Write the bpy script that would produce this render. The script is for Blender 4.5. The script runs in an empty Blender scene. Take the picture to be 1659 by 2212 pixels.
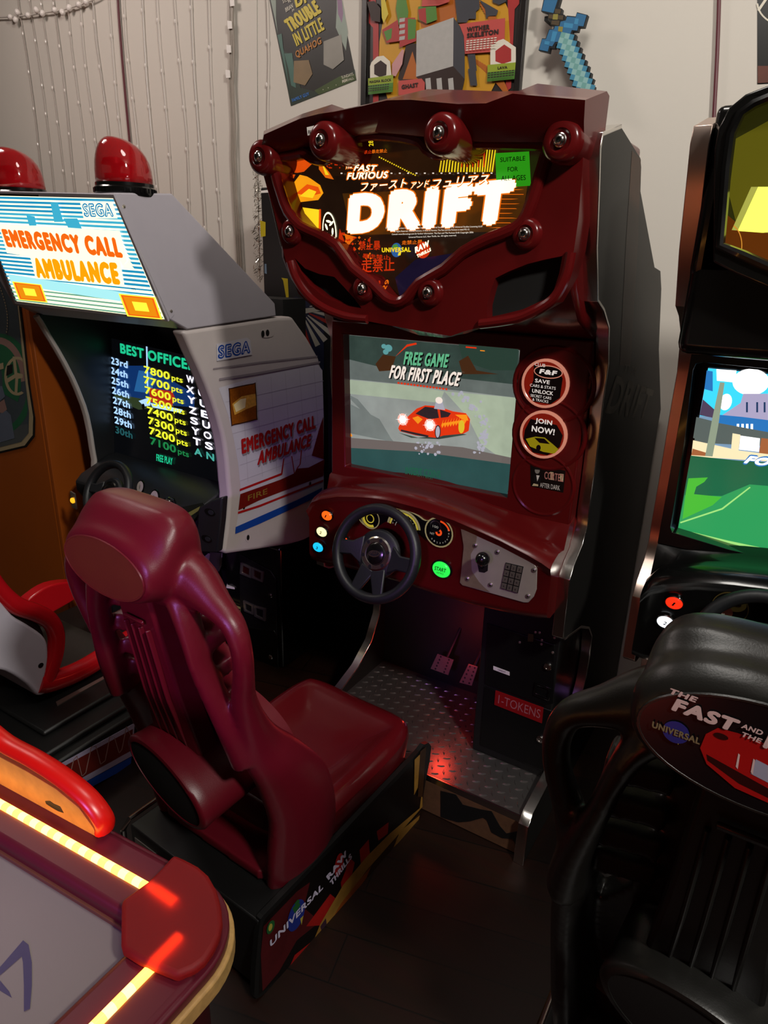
import bpy, math, random
from mathutils import Vector, Matrix
from mathutils.geometry import tessellate_polygon
random.seed(7)
SC = bpy.context.scene
COL = SC.collection
# ---------------------------------------------------------------- camera
F_PX, YAW, PIT, ROL, CH = 1470.3, math.radians(-31.381), math.radians(-20.259), math.radians(1.615), 1.6
W_PX, H_PX = 1659, 2212
def _basis():
    d = Vector((math.sin(YAW)*math.cos(PIT), math.cos(YAW)*math.cos(PIT), math.sin(PIT)))
    r = d.cross(Vector((0, 0, 1))).normalized(); u = r.cross(d)
    c, s = math.cos(ROL), math.sin(ROL)
    return r*c+u*s, u*c-r*s, d
CR, CU, CD = _basis()
CAM = Vector((0, 0, CH))
def make_camera():
    cd = bpy.data.cameras.new('camera'); co = bpy.data.objects.new('camera', cd); COL.objects.link(co)
    cd.sensor_fit = 'VERTICAL'; cd.sensor_height = 36.0; cd.lens = F_PX/H_PX*36.0
    cd.clip_start = 0.02; cd.clip_end = 60
    m = Matrix((CR, CU, -CD)).transposed().to_4x4(); m.translation = CAM
    co.matrix_world = m; SC.camera = co
def ray(px, py): return CR*((px-W_PX/2)/F_PX) - CU*((py-H_PX/2)/F_PX) + CD

class Pl:
    """a real plane in the room: origin, u (right), v (up), normal n = u x v"""
    def __init__(s, o, u, v):
        s.o = Vector(o); s.u = Vector(u).normalized(); v = Vector(v)
        s.v = (v - s.u*v.dot(s.u)).normalized(); s.n = s.u.cross(s.v)
    def at(s, p):                                   # point of the plane seen at photo pixel p
        if len(p) == 3: return Vector(p)
        d = ray(*p); return CAM + d*((s.o-CAM).dot(s.n)/d.dot(s.n))
    def uv(s, a, b): return s.o + s.u*a + s.v*b
    def shift(s, k): return Pl(s.o+s.n*k, s.u, s.v)
def PY(y): return Pl((0, y, 0), (1, 0, 0), (0, 0, 1))
def PX(x): return Pl((x, 0, 0), (0, 1, 0), (0, 0, 1))
def PZ(z): return Pl((0, 0, z), (1, 0, 0), (0, 1, 0))

# ---------------------------------------------------------------- materials
def lin(c):
    if isinstance(c, str): c = tuple(int(c[i:i+2], 16)/255 for i in (0, 2, 4))
    else: c = tuple(x/255 for x in c)
    return tuple(x/12.92 if x <= .04045 else ((x+.055)/1.055)**2.4 for x in c)
_M = {}
def mat(name, c, rough=.5, metal=0, coat=0, em=0, noise=.12, nscale=18, bump=0, bscale=250, emc=None, trans=0, spec=None, alpha=1):
    if name in _M: return _M[name]
    m = bpy.data.materials.new(name); m.use_nodes = True; _M[name] = m
    nt = m.node_tree; N = nt.nodes; L = nt.links; b = N['Principled BSDF']
    col = lin(c)
    b.inputs['Roughness'].default_value = rough; b.inputs['Metallic'].default_value = metal
    b.inputs['Coat Weight'].default_value = coat; b.inputs['Coat Roughness'].default_value = .06
    if spec is not None: b.inputs['Specular IOR Level'].default_value = spec
    if trans: b.inputs['Transmission Weight'].default_value = trans
    if alpha < 1: b.inputs['Alpha'].default_value = alpha
    if em:
        b.inputs['Emission Color'].default_value = (*lin(emc or c), 1); b.inputs['Emission Strength'].default_value = em
        b.inputs['Base Color'].default_value = (*[x*.25 for x in col], 1)
        return m
    if noise:
        tc = N.new('ShaderNodeTexCoord'); nz = N.new('ShaderNodeTexNoise'); nz.inputs['Scale'].default_value = nscale; nz.inputs['Detail'].default_value = 4
        mx = N.new('ShaderNodeMix'); mx.data_type = 'RGBA'
        mx.inputs[6].default_value = (*[x*(1-noise) for x in col], 1); mx.inputs[7].default_value = (*[min(1, x*(1+noise)) for x in col], 1)
        L.new(tc.outputs['Object'], nz.inputs['Vector']); L.new(nz.outputs['Fac'], mx.inputs[0]); L.new(mx.outputs[2], b.inputs['Base Color'])
        if bump:
            n2 = N.new('ShaderNodeTexNoise'); n2.inputs['Scale'].default_value = bscale; bp = N.new('ShaderNodeBump'); bp.inputs['Strength'].default_value = bump; bp.inputs['Distance'].default_value = .002
            L.new(tc.outputs['Object'], n2.inputs['Vector']); L.new(n2.outputs['Fac'], bp.inputs['Height']); L.new(bp.outputs[0], b.inputs['Normal'])
    else: b.inputs['Base Color'].default_value = (*col, 1)
    return m
def glow(name, c, k=1.0, nz=0, sc=30):
    m = mat('glow_'+name, c, rough=.25, em=k)
    if nz and len(m.node_tree.nodes) < 4:                    # grain of the lit picture itself
        N = m.node_tree.nodes; L = m.node_tree.links; t = N.new('ShaderNodeTexCoord'); q = N.new('ShaderNodeTexNoise'); q.inputs['Scale'].default_value = sc; q.inputs['Detail'].default_value = 5
        x = N.new('ShaderNodeMix'); x.data_type = 'RGBA'; c_ = lin(c); x.inputs[6].default_value = (*[v*(1-nz) for v in c_], 1); x.inputs[7].default_value = (*[min(1, v*(1+nz)) for v in c_], 1)
        L.new(t.outputs['Object'], q.inputs['Vector']); L.new(q.outputs['Fac'], x.inputs[0]); L.new(x.outputs[2], N['Principled BSDF'].inputs['Emission Color'])
    return m

# ---------------------------------------------------------------- mesh builder (world coordinates)
class MB:
    def __init__(s): s.v = []; s.f = []; s.fm = []; s.mats = []
    def mi(s, m):
        if m not in s.mats: s.mats.append(m)
        return s.mats.index(m)
    def add(s, vs, fs, m):
        k = len(s.v); s.v += [Vector(x) for x in vs]; i = s.mi(m)
        for f in fs: s.f.append([k+j for j in f]); s.fm.append(i)
        return s
    def box(s, a, b, m, T=None):
        x0, y0, z0 = a; x1, y1, z1 = b
        vs = [(x, y, z) for x in (x0, x1) for y in (y0, y1) for z in (z0, z1)]
        if T: vs = [T(*p) for p in vs]
        return s.add(vs, [(0, 1, 3, 2), (4, 6, 7, 5), (0, 4, 5, 1), (2, 3, 7, 6), (0, 2, 6, 4), (1, 5, 7, 3)], m)
    def prism(s, pts, d, m, holes=()):
        """pts: 3D outline, d: extrusion vector (front = pts + d)"""
        d = Vector(d); loops = [[Vector(p) for p in pts]]+[[Vector(p) for p in h] for h in holes]
        allp = [p for l in loops for p in l]; n = len(allp); fs = []
        if holes:
            for t in tessellate_polygon(loops): fs += [tuple(t), tuple(i+n for i in reversed(t))]
        else: fs += [tuple(range(n)), tuple(range(2*n-1, n-1, -1))]
        k = 0
        for l in loops:
            c = len(l)
            for i in range(c):
                j = (i+1) % c; fs.append((k+i, k+j, k+j+n, k+i+n))
            k += c
        return s.add(allp+[p+d for p in allp], fs, m)
    def poly(s, pl, pts, m, off=0, th=.001, holes=()):
        g = lambda q: [pl.at(p)+pl.n*off for p in q]
        return s.prism(g(pts), pl.n*th, m, [g(h) for h in holes])
    def flat(s, pl, pts, m, off=0):
        P = [pl.at(p)+pl.n*off for p in pts]
        tr = tessellate_polygon([P]); return s.add(P, [tuple(t) for t in tr], m)
    def ell(s, pl, c, ru, rv, m, off=0, th=.001, n=28, a0=0, rot=0):
        c = pl.at(c); cr, sr = math.cos(rot), math.sin(rot); P = []
        for i in range(n):
            t = 2*math.pi*i/n+a0; x, y = ru*math.cos(t), rv*math.sin(t)
            P.append(c+pl.u*(x*cr-y*sr)+pl.v*(x*sr+y*cr)+pl.n*off)
        return s.prism(P, pl.n*th, m)
    def loft(s, rings, m, closed=True, cap=(True, True)):
        n = len(rings[0]); vs = [p for r in rings for p in r]; fs = []
        for a in range(len(rings)-1):
            for i in range(n if closed else n-1):
                j = (i+1) % n; fs.append((a*n+i, a*n+j, (a+1)*n+j, (a+1)*n+i))
        if closed and cap[0]: fs.append(tuple(range(n-1, -1, -1)))
        if closed and cap[1]: fs.append(tuple((len(rings)-1)*n+i for i in range(n)))
        return s.add(vs, fs, m)
    def lathe(s, o, ax, prof, m, n=24, cap=(True, True), ru=1, rv=1, up=None):
        ax = Vector(ax).normalized(); u = Vector(up) if up else (Vector((1, 0, 0)) if abs(ax.x) < .9 else Vector((0, 1, 0)))
        u = (u-ax*u.dot(ax)).normalized(); v = ax.cross(u); o = Vector(o)
        return s.loft([[o+ax*h+(u*math.cos(2*math.pi*i/n)*ru+v*math.sin(2*math.pi*i/n)*rv)*r for i in range(n)] for r, h in prof], m, True, cap)
    def tube(s, pts, r, m, n=12, closed=False, cap=True, ref=None):
        pts = [Vector(p) for p in pts]; k = len(pts); rings = []
        ref = Vector(ref) if ref else Vector((0, 1, 0))
        for i, p in enumerate(pts):
            a = pts[i-1] if (i or closed) else p; b = pts[(i+1) % k] if (i < k-1 or closed) else p
            t = (b-a).normalized(); e = ref-t*ref.dot(t)
            if e.length < .05: e = Vector((.3, .2, 1)); e = e-t*e.dot(t)
            e.normalize(); q = t.cross(e)
            rr = r[i] if isinstance(r, list) else r
            ra, rb = rr if isinstance(rr, tuple) else (rr, rr)
            rings.append([p+q*(ra*math.cos(2*math.pi*j/n))+e*(rb*math.sin(2*math.pi*j/n)) for j in range(n)])
        if closed: rings.append(rings[0]); cap = False
        return s.loft(rings, m, True, (cap, cap))
    def text(s, txt, pl, BL, BR, TL, m, bold=.0, off=.001, shear=0, th=0, sp=1, px=True, trk=None):
        vs, fs = font(txt, min(bold, 0), shear, trk or sp)
        if not vs: return s
        x0 = min(v[0] for v in vs); x1 = max(v[0] for v in vs); y0 = min(v[1] for v in vs); y1 = max(v[1] for v in vs)
        bl, br, tl = (pl.at(BL), pl.at(BR), pl.at(TL)) if px else (pl.uv(*BL), pl.uv(*BR), pl.uv(*TL))
        if bold <= 0:
            U = (br-bl)/max(1e-6, x1-x0); V = (tl-bl)/max(1e-6, y1-y0)
            return s.add([bl+U*(v[0]-x0)+V*(v[1]-y0)+pl.n*off for v in vs], fs, m)
        # heavy lettering: the outline is struck several times, a little apart
        asp = ((tl-bl).length/(y1-y0))/max(1e-6, (br-bl).length/(x1-x0)); by = bold; bx = bold*max(1, min(2.2, asp))
        vs, fs = font(txt, 0, shear, trk or sp*(1+bx*2.4)); x0 = min(v[0] for v in vs); x1 = max(v[0] for v in vs)
        U = (br-bl)/(x1-x0+2*bx); V = (tl-bl)/(y1-y0+2*by)
        for q, (dx, dy) in enumerate(((-1, 0), (1, 0), (0, -1), (0, 1), (-.7, -.7), (.7, -.7), (-.7, .7), (.7, .7))):
            s.add([bl+U*(v[0]-x0+bx+dx*bx)+V*(v[1]-y0+by+dy*by)+pl.n*(off+q*.00003) for v in vs], fs, m)
        return s
    def build(s, name, parent=None, smooth=35, bevel=0, seg=2, mods=None, label=None, kind=None, T=None):
        if T: s.v = [Vector(T(*p)) for p in s.v]
        lo = Vector([min(p[i] for p in s.v) for i in range(3)]); hi = Vector([max(p[i] for p in s.v) for i in range(3)]); c = (lo+hi)/2
        me = bpy.data.meshes.new(name); me.from_pydata([tuple(p-c) for p in s.v], [], s.f)
        for m in s.mats: me.materials.append(m)
        me.polygons.foreach_set('material_index', s.fm)
        if not mods: fixn(me)
        if smooth:
            me.polygons.foreach_set('use_smooth', [True]*len(me.polygons)); me.set_sharp_from_angle(angle=math.radians(smooth))
        me.update()
        o = bpy.data.objects.new(name, me); COL.objects.link(o)
        pw = WL.get(parent.name, Vector()) if parent else Vector()
        o.parent = parent; o.location = c-pw; WL[o.name] = c
        if bevel:
            b = o.modifiers.new('bevel', 'BEVEL'); b.width = bevel; b.segments = seg; b.limit_method = 'ANGLE'; b.angle_limit = math.radians(38)
        for k, a in (mods or []):
            md = o.modifiers.new(k, k)
            for kk, vv in a.items(): setattr(md, kk, vv)
        if label: o['label'] = label
        if kind: o['kind'] = kind
        return o
def fixn(me):
    import bmesh
    b = bmesh.new(); b.from_mesh(me); bmesh.ops.recalc_face_normals(b, faces=b.faces); b.to_mesh(me); b.free()
WL = {}
_FC = {}
def font(txt, bold, shear, sp):
    k = (txt, bold, shear, sp)
    if k in _FC: return _FC[k]
    cu = bpy.data.curves.new('lettering', 'FONT'); cu.body = txt; cu.offset = bold; cu.shear = shear; cu.space_character = sp; cu.resolution_u = 4; cu.fill_mode = 'FRONT'
    o = bpy.data.objects.new('lettering', cu); COL.objects.link(o)
    dg = bpy.context.evaluated_depsgraph_get(); me = bpy.data.meshes.new_from_object(o.evaluated_get(dg))
    vs = [tuple(v.co) for v in me.vertices]; fs = [tuple(p.vertices) for p in me.polygons]
    bpy.data.objects.remove(o); bpy.data.curves.remove(cu); bpy.data.meshes.remove(me)
    _FC[k] = (vs, fs); return _FC[k]
def thing(name, loc, label, cat, group=None):
    o = bpy.data.objects.new(name, None); COL.objects.link(o); o.location = loc; o.empty_display_size = .1
    WL[o.name] = Vector(loc); return tag(o, label, cat, group)
def tag(o, label, cat, group=None):
    o['label'] = label; o['category'] = cat
    if group: o['group'] = group
    return o
def rbox(lo, hi, r, n=4):
    """2D rounded rectangle outline"""
    P = []
    for cx, cy, a in ((hi[0]-r, hi[1]-r, 0), (lo[0]+r, hi[1]-r, 90), (lo[0]+r, lo[1]+r, 180), (hi[0]-r, lo[1]+r, 270)):
        for i in range(n+1):
            t = math.radians(a+90*i/n); P.append((cx+r*math.cos(t), cy+r*math.sin(t)))
    return P
def smooth_px(P, closed=True, k=4):
    """Catmull-Rom through the given points"""
    n = len(P); out = []
    D = len(P[0])
    for i in range(n if closed else n-1):
        p0, p1, p2, p3 = (P[(i-1) % n], P[i], P[(i+1) % n], P[(i+2) % n]) if closed else (P[max(i-1, 0)], P[i], P[i+1], P[min(i+2, n-1)])
        for j in range(k):
            t = j/k
            out.append(tuple(.5*((2*p1[d])+(-p0[d]+p2[d])*t+(2*p0[d]-5*p1[d]+4*p2[d]-p3[d])*t*t+(-p0[d]+3*p1[d]-3*p2[d]+p3[d])*t**3) for d in range(D)))
    if not closed: out.append(tuple(P[-1]))
    return out
# shared materials
MAROON = mat('maroon_gloss_plastic', '5a0f10', rough=.2, coat=0, spec=.42, noise=.05)
MAROON_SEAT = mat('maroon_moulded_plastic', '640d1c', rough=.38, noise=.06, bump=.08, bscale=400)
CHROME = mat('chrome', 'd8d4cf', rough=.2, metal=1, noise=.03)
STEEL = mat('brushed_steel', 'b9b2aa', rough=.34, metal=.9, noise=.1)
BLACK = mat('black_gloss_plastic', '0b0b0b', rough=.2, coat=.4, noise=.1)
BLACKM = mat('black_matte', '0f0f0f', rough=.6, noise=.2)
BLACKL = mat('black_laminate', '131313', rough=.42, noise=.25, nscale=6)
RUBBER = mat('black_rubber', '15171a', rough=.45, noise=.1, bump=.1)
MESHB = mat('speaker_cloth', '0a0908', rough=.9, noise=.3, nscale=300)
INK = mat('black_print', '0a0a0a', rough=.5, noise=0)
WHITEP = mat('white_print', 'e8e2dc', rough=.5, noise=0)
# ================================================================ racing cabinets: shared carcass
SIDE_PX = [(1342,273),(1301.7,290),(1296,322),(1293,420),(1288.7,536),(1291,649),(1304,669),(1315,707),(1313.5,788),(1302,868),(1292,953),(1283.6,1020),(1271.8,1104),(1269,1134),(1258,1178),(1240,1222),(1231,1252),(1224,1310),(1216,1377)]
CX = -.405
_F = [(p.y, p.z) for p in (PX(CX).at(q) for q in SIDE_PX)]
_LOW = [(1.60, .675), (1.76, .635), (1.86, .585), (1.915, .53), (1.93, .45), (1.92, .36), (1.87, .27), (1.78, .205), (1.68, .172), (1.51, .158), (1.482, .135), (1.476, .0)]
_REAR = [(p.y, p.z) for p in (PX(CX).at(q) for q in [(1429,623),(1427,585),(1414.5,577),(1384,412),(1385.6,360),(1384,341)])]
FRONT = _F + _LOW
def side_profile(): return FRONT + [(2.46, 0), (2.46, 1.15), (2.25, 1.37)] + _REAR
def zprof(z):
    """y of the side panels' front edge at height z (upper part)"""
    for (y0, z0), (y1, z1) in zip(_F[1:], _F[2:]):
        if z1 <= z <= z0: return y0+(y1-y0)*(z0-z)/(z0-z1)
    return 1.45
def carcass(root, xl, xr, mside, mshell, mtrim):
    t = .027
    for x0, nm in ((xl, 'side_panel'), (xr-t, 'side_panel')):
        m = MB(); m.prism([(x0, y, z) for y, z in side_profile()], (t, 0, 0), mside)
        sp_ = m.build(nm, root, bevel=.002)
        if x0 > xl and root.name == 'racing_arcade_cabinet':           # faded print on the outer face
            m = MB(); pl = PX(xr); g = mat('faded_print_grey', '77726a', rough=.6, noise=.5, nscale=40); o = mat('faded_print_orange', '3a2112', rough=.5, noise=.5, nscale=12)
            m.text('DRIFT', pl, (1306, 892), (1398, 908), (1324, 808), g, bold=.03, off=.0006, shear=.25)
            m.text('77-74', pl, (1347, 806), (1372, 812), (1350, 786), g, off=.0006)
            m.flat(pl, [(1365, 325), (1384, 345), (1378, 520), (1362, 790), (1338, 790), (1352, 520)], o, off=.0004)
            m.build('side_print', sp_, smooth=0)
        m = MB(); f = FRONT; k = len(f); off = []
        for i in range(k):
            a = Vector(f[max(i-1, 0)]); b = Vector(f[min(i+1, k-1)]); d = (b-a).normalized(); off.append((f[i][0]+d.y*.004, f[i][1]-d.x*.004, d))
        A = []; e = .0015
        for y, z, d in off:
            A.append([Vector((x0-e, y-d.y*.008, z+d.x*.008)), Vector((x0-e, y, z)), Vector((x0+t+e, y, z)), Vector((x0+t+e, y-d.y*.008, z+d.x*.008))])
        m.loft(A, mtrim, True); m.build('chrome_trim', root, bevel=.0012, smooth=50)
    a, b = xl+t, xr-t
    # moulded front shell following the side profile, from header to dash
    pr = [(1.40, 1.86), (1.40, 1.60), (1.43, 1.55), (1.50, 1.49), (1.59, 1.455), (1.632, 1.44), (1.66, 1.40), (1.67, 1.0), (1.655, .97), (1.62, .94), (1.62, .80), (1.80, .80), (1.80, 1.86)]
    m = MB(); m.prism([(a, y, z) for y, z in pr], (b-a, 0, 0), mshell); m.build('front_shell', root, bevel=.012, seg=3)
    m = MB(); m.box((a, 1.96, .14), (b, 2.0, .86), BLACKM); m.build('kick_panel', root)
    m = MB(); m.prism([(a, y, z) for y, z in [(1.80, .70), (2.10, .70), (2.10, 1.57), (1.88, 1.62), (1.70, 1.74), (1.66, 1.79), (1.64, 1.79), (1.72, 1.5), (1.80, 1.45)]], (b-a, 0, 0), BLACKM); m.build('rear_body', root)
    m = MB(); tread = mat('diamond_plate', '8d8886', rough=.27, metal=.85, noise=.15, nscale=8)
    m.box((a, 1.504, .127), (b, 1.96, .14), tread)
    i = 0; y = 1.517
    while y < 1.95:
        x = a+.02+(.020 if i % 2 else 0)
        while x < b-.02:
            t0 = math.radians(28 if i % 2 == 0 else 118); du = Vector((math.cos(t0), math.sin(t0), 0))*.0135; dv = Vector((-math.sin(t0), math.cos(t0), 0))*.0034
            c = Vector((x, y, .1398)); up = Vector((0, 0, .0034))
            m.add([c-du, c+dv, c+du, c-dv, c-du*.55+up, c+dv*.4+up, c+du*.55+up, c-dv*.4+up], [(0, 1, 5, 4), (1, 2, 6, 5), (2, 3, 7, 6), (3, 0, 4, 7), (4, 5, 6, 7)], tread)
            x += .040
        y += .020; i += 1
    m.box((a, 1.500, .118), (b, 1.505, .14), mtrim)
    m.build('foot_platform', root)
    return a, b

def bolt(root, c, n=(0, -1, 0), r=.0088):
    m = MB(); m.lathe(c, n, [(r*1.35, 0), (r*1.35, .002), (r*1.15, .003), (r*1.05, .006), (r*.8, .0085), (r*.5, .0092), (r*.48, .004)], CHROME, 20, (True, False))
    m.lathe(Vector(c)+Vector(n)*.0035, n, [(r*.5, 0), (r*.5, .0005)], INK, 6)
    return m.build('bolt', root)
def button(root, pl, p, r, mt, txt, mtxt=None, sz=.45, txt2=None, ry=.78, name='push_button', label=None):
    c = pl.at(p); m = MB()
    m.lathe(c, pl.n, [(r*1.18, -.002), (r*1.18, .003), (r*1.05, .0055), (r*1.0, .0045)], BLACK, 28, ru=1, rv=ry, up=pl.u)
    m.lathe(c, pl.n, [(r, .003), (r*.98, .006), (r*.85, .0085), (r*.5, .0098), (r*.02, .0102)], mt, 28, ru=1, rv=ry, up=pl.u)
    mtxt = mtxt or INK; q = Pl(c+pl.n*.0108, pl.u, pl.v)
    w = r*(.16*len(txt)+.05) if len(txt) > 1 else r*.22; h = r*sz*.55; dy = r*.1 if txt2 else 0
    if len(txt) > 1: w = r*.66; h = r*.22
    m.text(txt, q, (-w, -h+dy), (w, -h+dy), (-w, h+dy), mtxt, bold=.02, shear=.2, off=0, px=False)
    if txt2: m.text(txt2, q, (-w*.6, -r*.42), (w*.6, -r*.42), (-w*.6, -r*.24), mtxt, off=0, shear=.2, px=False)
    return m.build(name, root, label=label)

def steering_wheel(root, c, R, tilt, mhub=CHROME, name='steering_wheel', r=.0145, badge=True):
    n = Vector((0, -math.cos(tilt), math.sin(tilt))); u = Vector((1, 0, 0)); v = n.cross(u); c = Vector(c)
    m = MB(); P = [c+(u*math.cos(a)+v*math.sin(a))*R for a in [2*math.pi*i/56 for i in range(56)]]
    m.tube(P, [(r, r*1.15)]*56, RUBBER, 12, True, ref=n)
    w = m.build(name, root)
    m = MB()                                                     # spoke plate
    for a0 in (183, 357):
        a = math.radians(a0); d = u*math.cos(a)+v*math.sin(a); e = n.cross(d)
        m.prism([c+d*R*.36+e*R*.30-n*.012, c+d*R*.62+e*R*.13-n*.006, c+d*R*.97+e*R*.17, c+d*R*.97-e*R*.17, c+d*R*.62-e*R*.2-n*.006, c+d*R*.36-e*R*.36-n*.012], n*.010, RUBBER)
    for a0 in (250, 288):
        a = math.radians(a0); d = u*math.cos(a)+v*math.sin(a); e = n.cross(d)
        m.prism([c+d*R*.36+e*R*.2-n*.012, c+d*R*.97+e*R*.12, c+d*R*.97-e*R*.12, c+d*R*.36-e*R*.2-n*.012], n*.010, RUBBER)
    m.lathe(c-n*.03, n, [(R*.46, 0), (R*.56, .010), (R*.55, .020), (R*.47, .026)], RUBBER, 32)
    m.build('spokes', w, bevel=.004)
    m = MB(); m.lathe(c-n*.006, n, [(R*.385, 0), (R*.385, .004), (R*.35, .0065), (R*.26, .0065), (R*.24, .005)], mhub, 36, (True, True))
    for k in range(6):
        a = 2*math.pi*k/6+.3; m.lathe(c+(u*math.cos(a)+v*math.sin(a))*R*.315, n, [(R*.042, -.001), (R*.042, .0012)], INK, 12)
    m.build('hub_plate', w, smooth=25)
    if badge:
        m = MB(); m.lathe(c-n*.002, n, [(R*.235, 0), (R*.235, .004), (R*.2, .007), (0.0005, .008)], BLACK, 30)
        q = Pl(c+n*.0066, u, v); m.ell(q.shift(0), c+n*.0066, R*.15, R*.075, mhub, rot=.2); m.ell(q, c+n*.0068, R*.12, R*.05, INK, rot=.2)
        m.text('F&F', q, (-R*.09, -R*.035), (R*.09, -R*.0), (-R*.085, R*.03), mhub, bold=.03, off=.002, px=False)
        m.build('hub_badge', w)
    m = MB(); m.lathe(c-n*.03, -n, [(.03, 0), (.03, .11)], BLACKM, 20); m.build('column', w)
    return w
# ================================================================ dark red DRIFT cabinet
XL, XR = -1.205, -.405
XC = (XL+XR)/2
drift = thing('racing_arcade_cabinet', (XC, 1.8, 0), 'dark red racing arcade cabinet with glowing DRIFT sign, black steering wheel and shifter', 'arcade machine')
SIDEM = mat('charcoal_laminate', '151412', rough=.5, noise=.15, nscale=5)
XA, XB = carcass(drift, XL, XR, SIDEM, MAROON, CHROME)
FP = PY(1.345)                                              # face of the sign surround
# --- header hood
A = [(566,338),(640,322),(690,305),(724,312),(775,293),(820,288),(880,293),(945,300),(1000,306),(1080,308),(1120,308),(1262,308)]
Cc = [(572,291),(655,259),(702,249),(736,245),(795,234),(850,222),(900,221),(1000,230),(1060,228),(1114,206),(1150,209),(1264,216)]
Dd = [(570,283),(654,245.5),(717,225.5),(745,235),(797,224),(850,209.5),(924,192.5),(1000,194.5),(1080,197.5),(1122,196),(1161,180.5),(1311,197)]
m = MB(); rings = []
for a, c, d in zip(A, Cc, Dd):
    pa, pc, pd = PY(1.33).at(a), PY(1.285).at(c), PY(1.405).at(d)
    f = abs(pa.x-XC)/.38; bul = .03*max(0, 1-f*f)
    pa.y -= bul*.6; pc.y -= bul*.8
    mid = (pa+pc)/2; mid.y -= .004
    rings.append([Vector((pa.x, 1.425, pa.z)), pa, mid, pc, pd, Vector((pd.x, 1.425, pd.z-.004)), Vector((pd.x, 1.425, pa.z))])
m.loft(rings, MAROON); m.build('header_hood', drift, bevel=.010, seg=3, smooth=50)
# --- sign surround plate with openings
OPEN = [(601,346),(640,338),(664,334),(680,343),(700,349),(717,344),(733,320),(775,300),(817,294),(873,299),(910,309),(922,324),(944,335),(968,333),(988,320),(996,312),(1111,313),(1172,316),(1176,330),(1155,398),(1133,462),(1108,492),(1055,513),(1000,541),(960,576),(908,606),(884,636),(862,647),(838,638),(809,609),(767,576),(734,530),(695,506),(659,489),(632,458),(617,418),(606,380)]
OUT = [(562,352),(575,400),(590,450),(600,490),(609,530),(620,575),(645,635),(682,668),(748,690),(795,694),(858,706),(912,716),(974,726),(1002,716),(1042,706),(1124,692),(1190,655),(1222,600),(1240,540),(1250,470),(1257,380),(1262,300),(1150,296),(1000,296),(880,286),(775,285),(690,300),(600,325)]
SPL = [(636,557),(659,580),(690,592),(722,598),(745,622),(766,646),(781,666),(748,661),(700,641),(668,615),(647,584)]
SPR = [(1070,601),(1100,586),(1140,570),(1180,560),(1215,553),(1208,590),(1196,628),(1180,645),(1130,668),(1090,678),(1052,686),(1052,660),(1062,622)]
m = MB(); m.poly(FP, OUT, MAROON, off=-.075, th=.075, holes=[OPEN, SPL, SPR]); m.build('sign_surround', drift, smooth=30)
for S in (SPL, SPR):
    m = MB(); m.poly(FP, S, MESHB, off=-.03, th=.002); m.build('speaker_grille', drift, smooth=0)
tubepts = [FP.at(p)+FP.n*.004 for p in smooth_px([(cx+(cx-880)*.028, cy+(cy-440)*.028) for cx, cy in OPEN], True, 2)]
m = MB(); m.tube(tubepts, .0125, MAROON, 10, True); m.build('sign_rim', drift)
for S, seg in ((SPL, [(628,565),(640,600),(665,637),(700,665),(748,684),(795,690)]), (SPR, [(1038,700),(1085,694),(1130,684),(1180,658),(1206,632),(1225,590),(1234,545)])):
    m = MB(); m.tube([FP.at(p)+FP.n*.002 for p in smooth_px(seg, False, 4)], .010, MAROON, 10); m.build('grille_lip', drift)
# central prow under the V
m = MB()
top = [FP.at(p)+FP.n*.006 for p in [(815,640),(838,655),(862,662),(886,653),(912,640)]]
bot = [PY(1.50).at(p) for p in [(800,676),(850,706),(905,724),(960,730),(1000,700)]]
m.loft([[Vector((p.x, p.y+.08, p.z)) for p in top], top, [(a*.55+b*.45)+Vector((0, -.03, 0)) for a, b in zip(top, bot)], bot, [Vector((p.x, p.y+.1, p.z)) for p in bot]], MAROON, closed=False)
m.build('sign_prow', drift, smooth=60)
BOLTS = [(-1.150,1.300,1.812),(-.453,1.298,1.806),(-.940,1.252,1.827),(-.668,1.250,1.823),(-1.090,1.330,1.658),(-.515,1.330,1.655),(-.886,1.330,1.540),(-.719,1.330,1.539)]
for i, c in enumerate(BOLTS):
    r = .036 if i < 4 else .030
    m = MB(); m.lathe((c[0], 1.40, c[2]), (0, -1, 0), [(r*1.05, 0), (r*1.04, 1.40-c[1]-.022), (r*.98, 1.40-c[1]-.008), (r*.8, 1.40-c[1]-.001), (r*.55, 1.40-c[1]), (r*.5, 1.40-c[1]-.003)], MAROON, 28)
    b = m.build('bolt_boss', drift, smooth=60); bolt(b, (c[0], c[1]+.001, c[2]))
# --- the lit sign: an orange street scene with lettering
SP = PY(1.392)
YW = glow('sign_cream', 'fff6c8', 1.6); YL = glow('sign_yellow', 'ffcc1e', 1.1, .35, 14); OR = glow('sign_orange', 'f06a10', 1.0, .35, 18); RD = glow('sign_red', 'c8300a', .9, .3, 30); BK = glow('sign_black', '22130a', .7, .8, 9)
DB = glow('sign_brown', '4a2408', .7); WH = glow('sign_white', 'f4e8d8', 1.0); BL = glow('sign_blue', '2a5a9a', .9); VI = glow('sign_violet', '1c1430', .6); GR = glow('sign_globe_green', '4a8a3a', .9)
m = MB()
m.poly(SP, [(585,330),(700,280),(1000,285),(1190,300),(1190,340),(1140,500),(960,600),(865,665),(800,640),(640,510),(590,400)], BK, off=-.004, th=.004)
k = [.0006]
def a(pts, mt): k[0] += .00012; m.flat(SP, pts, mt, off=k[0])
OT = glow('sign_hood_red', 'e8500c', 1.0, .35, 16); OM = glow('sign_hood_orange', 'fb9412', 1.1, .3, 14); OL = glow('sign_hood_yellow', 'ffc41e', 1.15, .2, 12); HZ = glow('sign_haze', '4a2a0a', .8, .7, 10)
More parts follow.
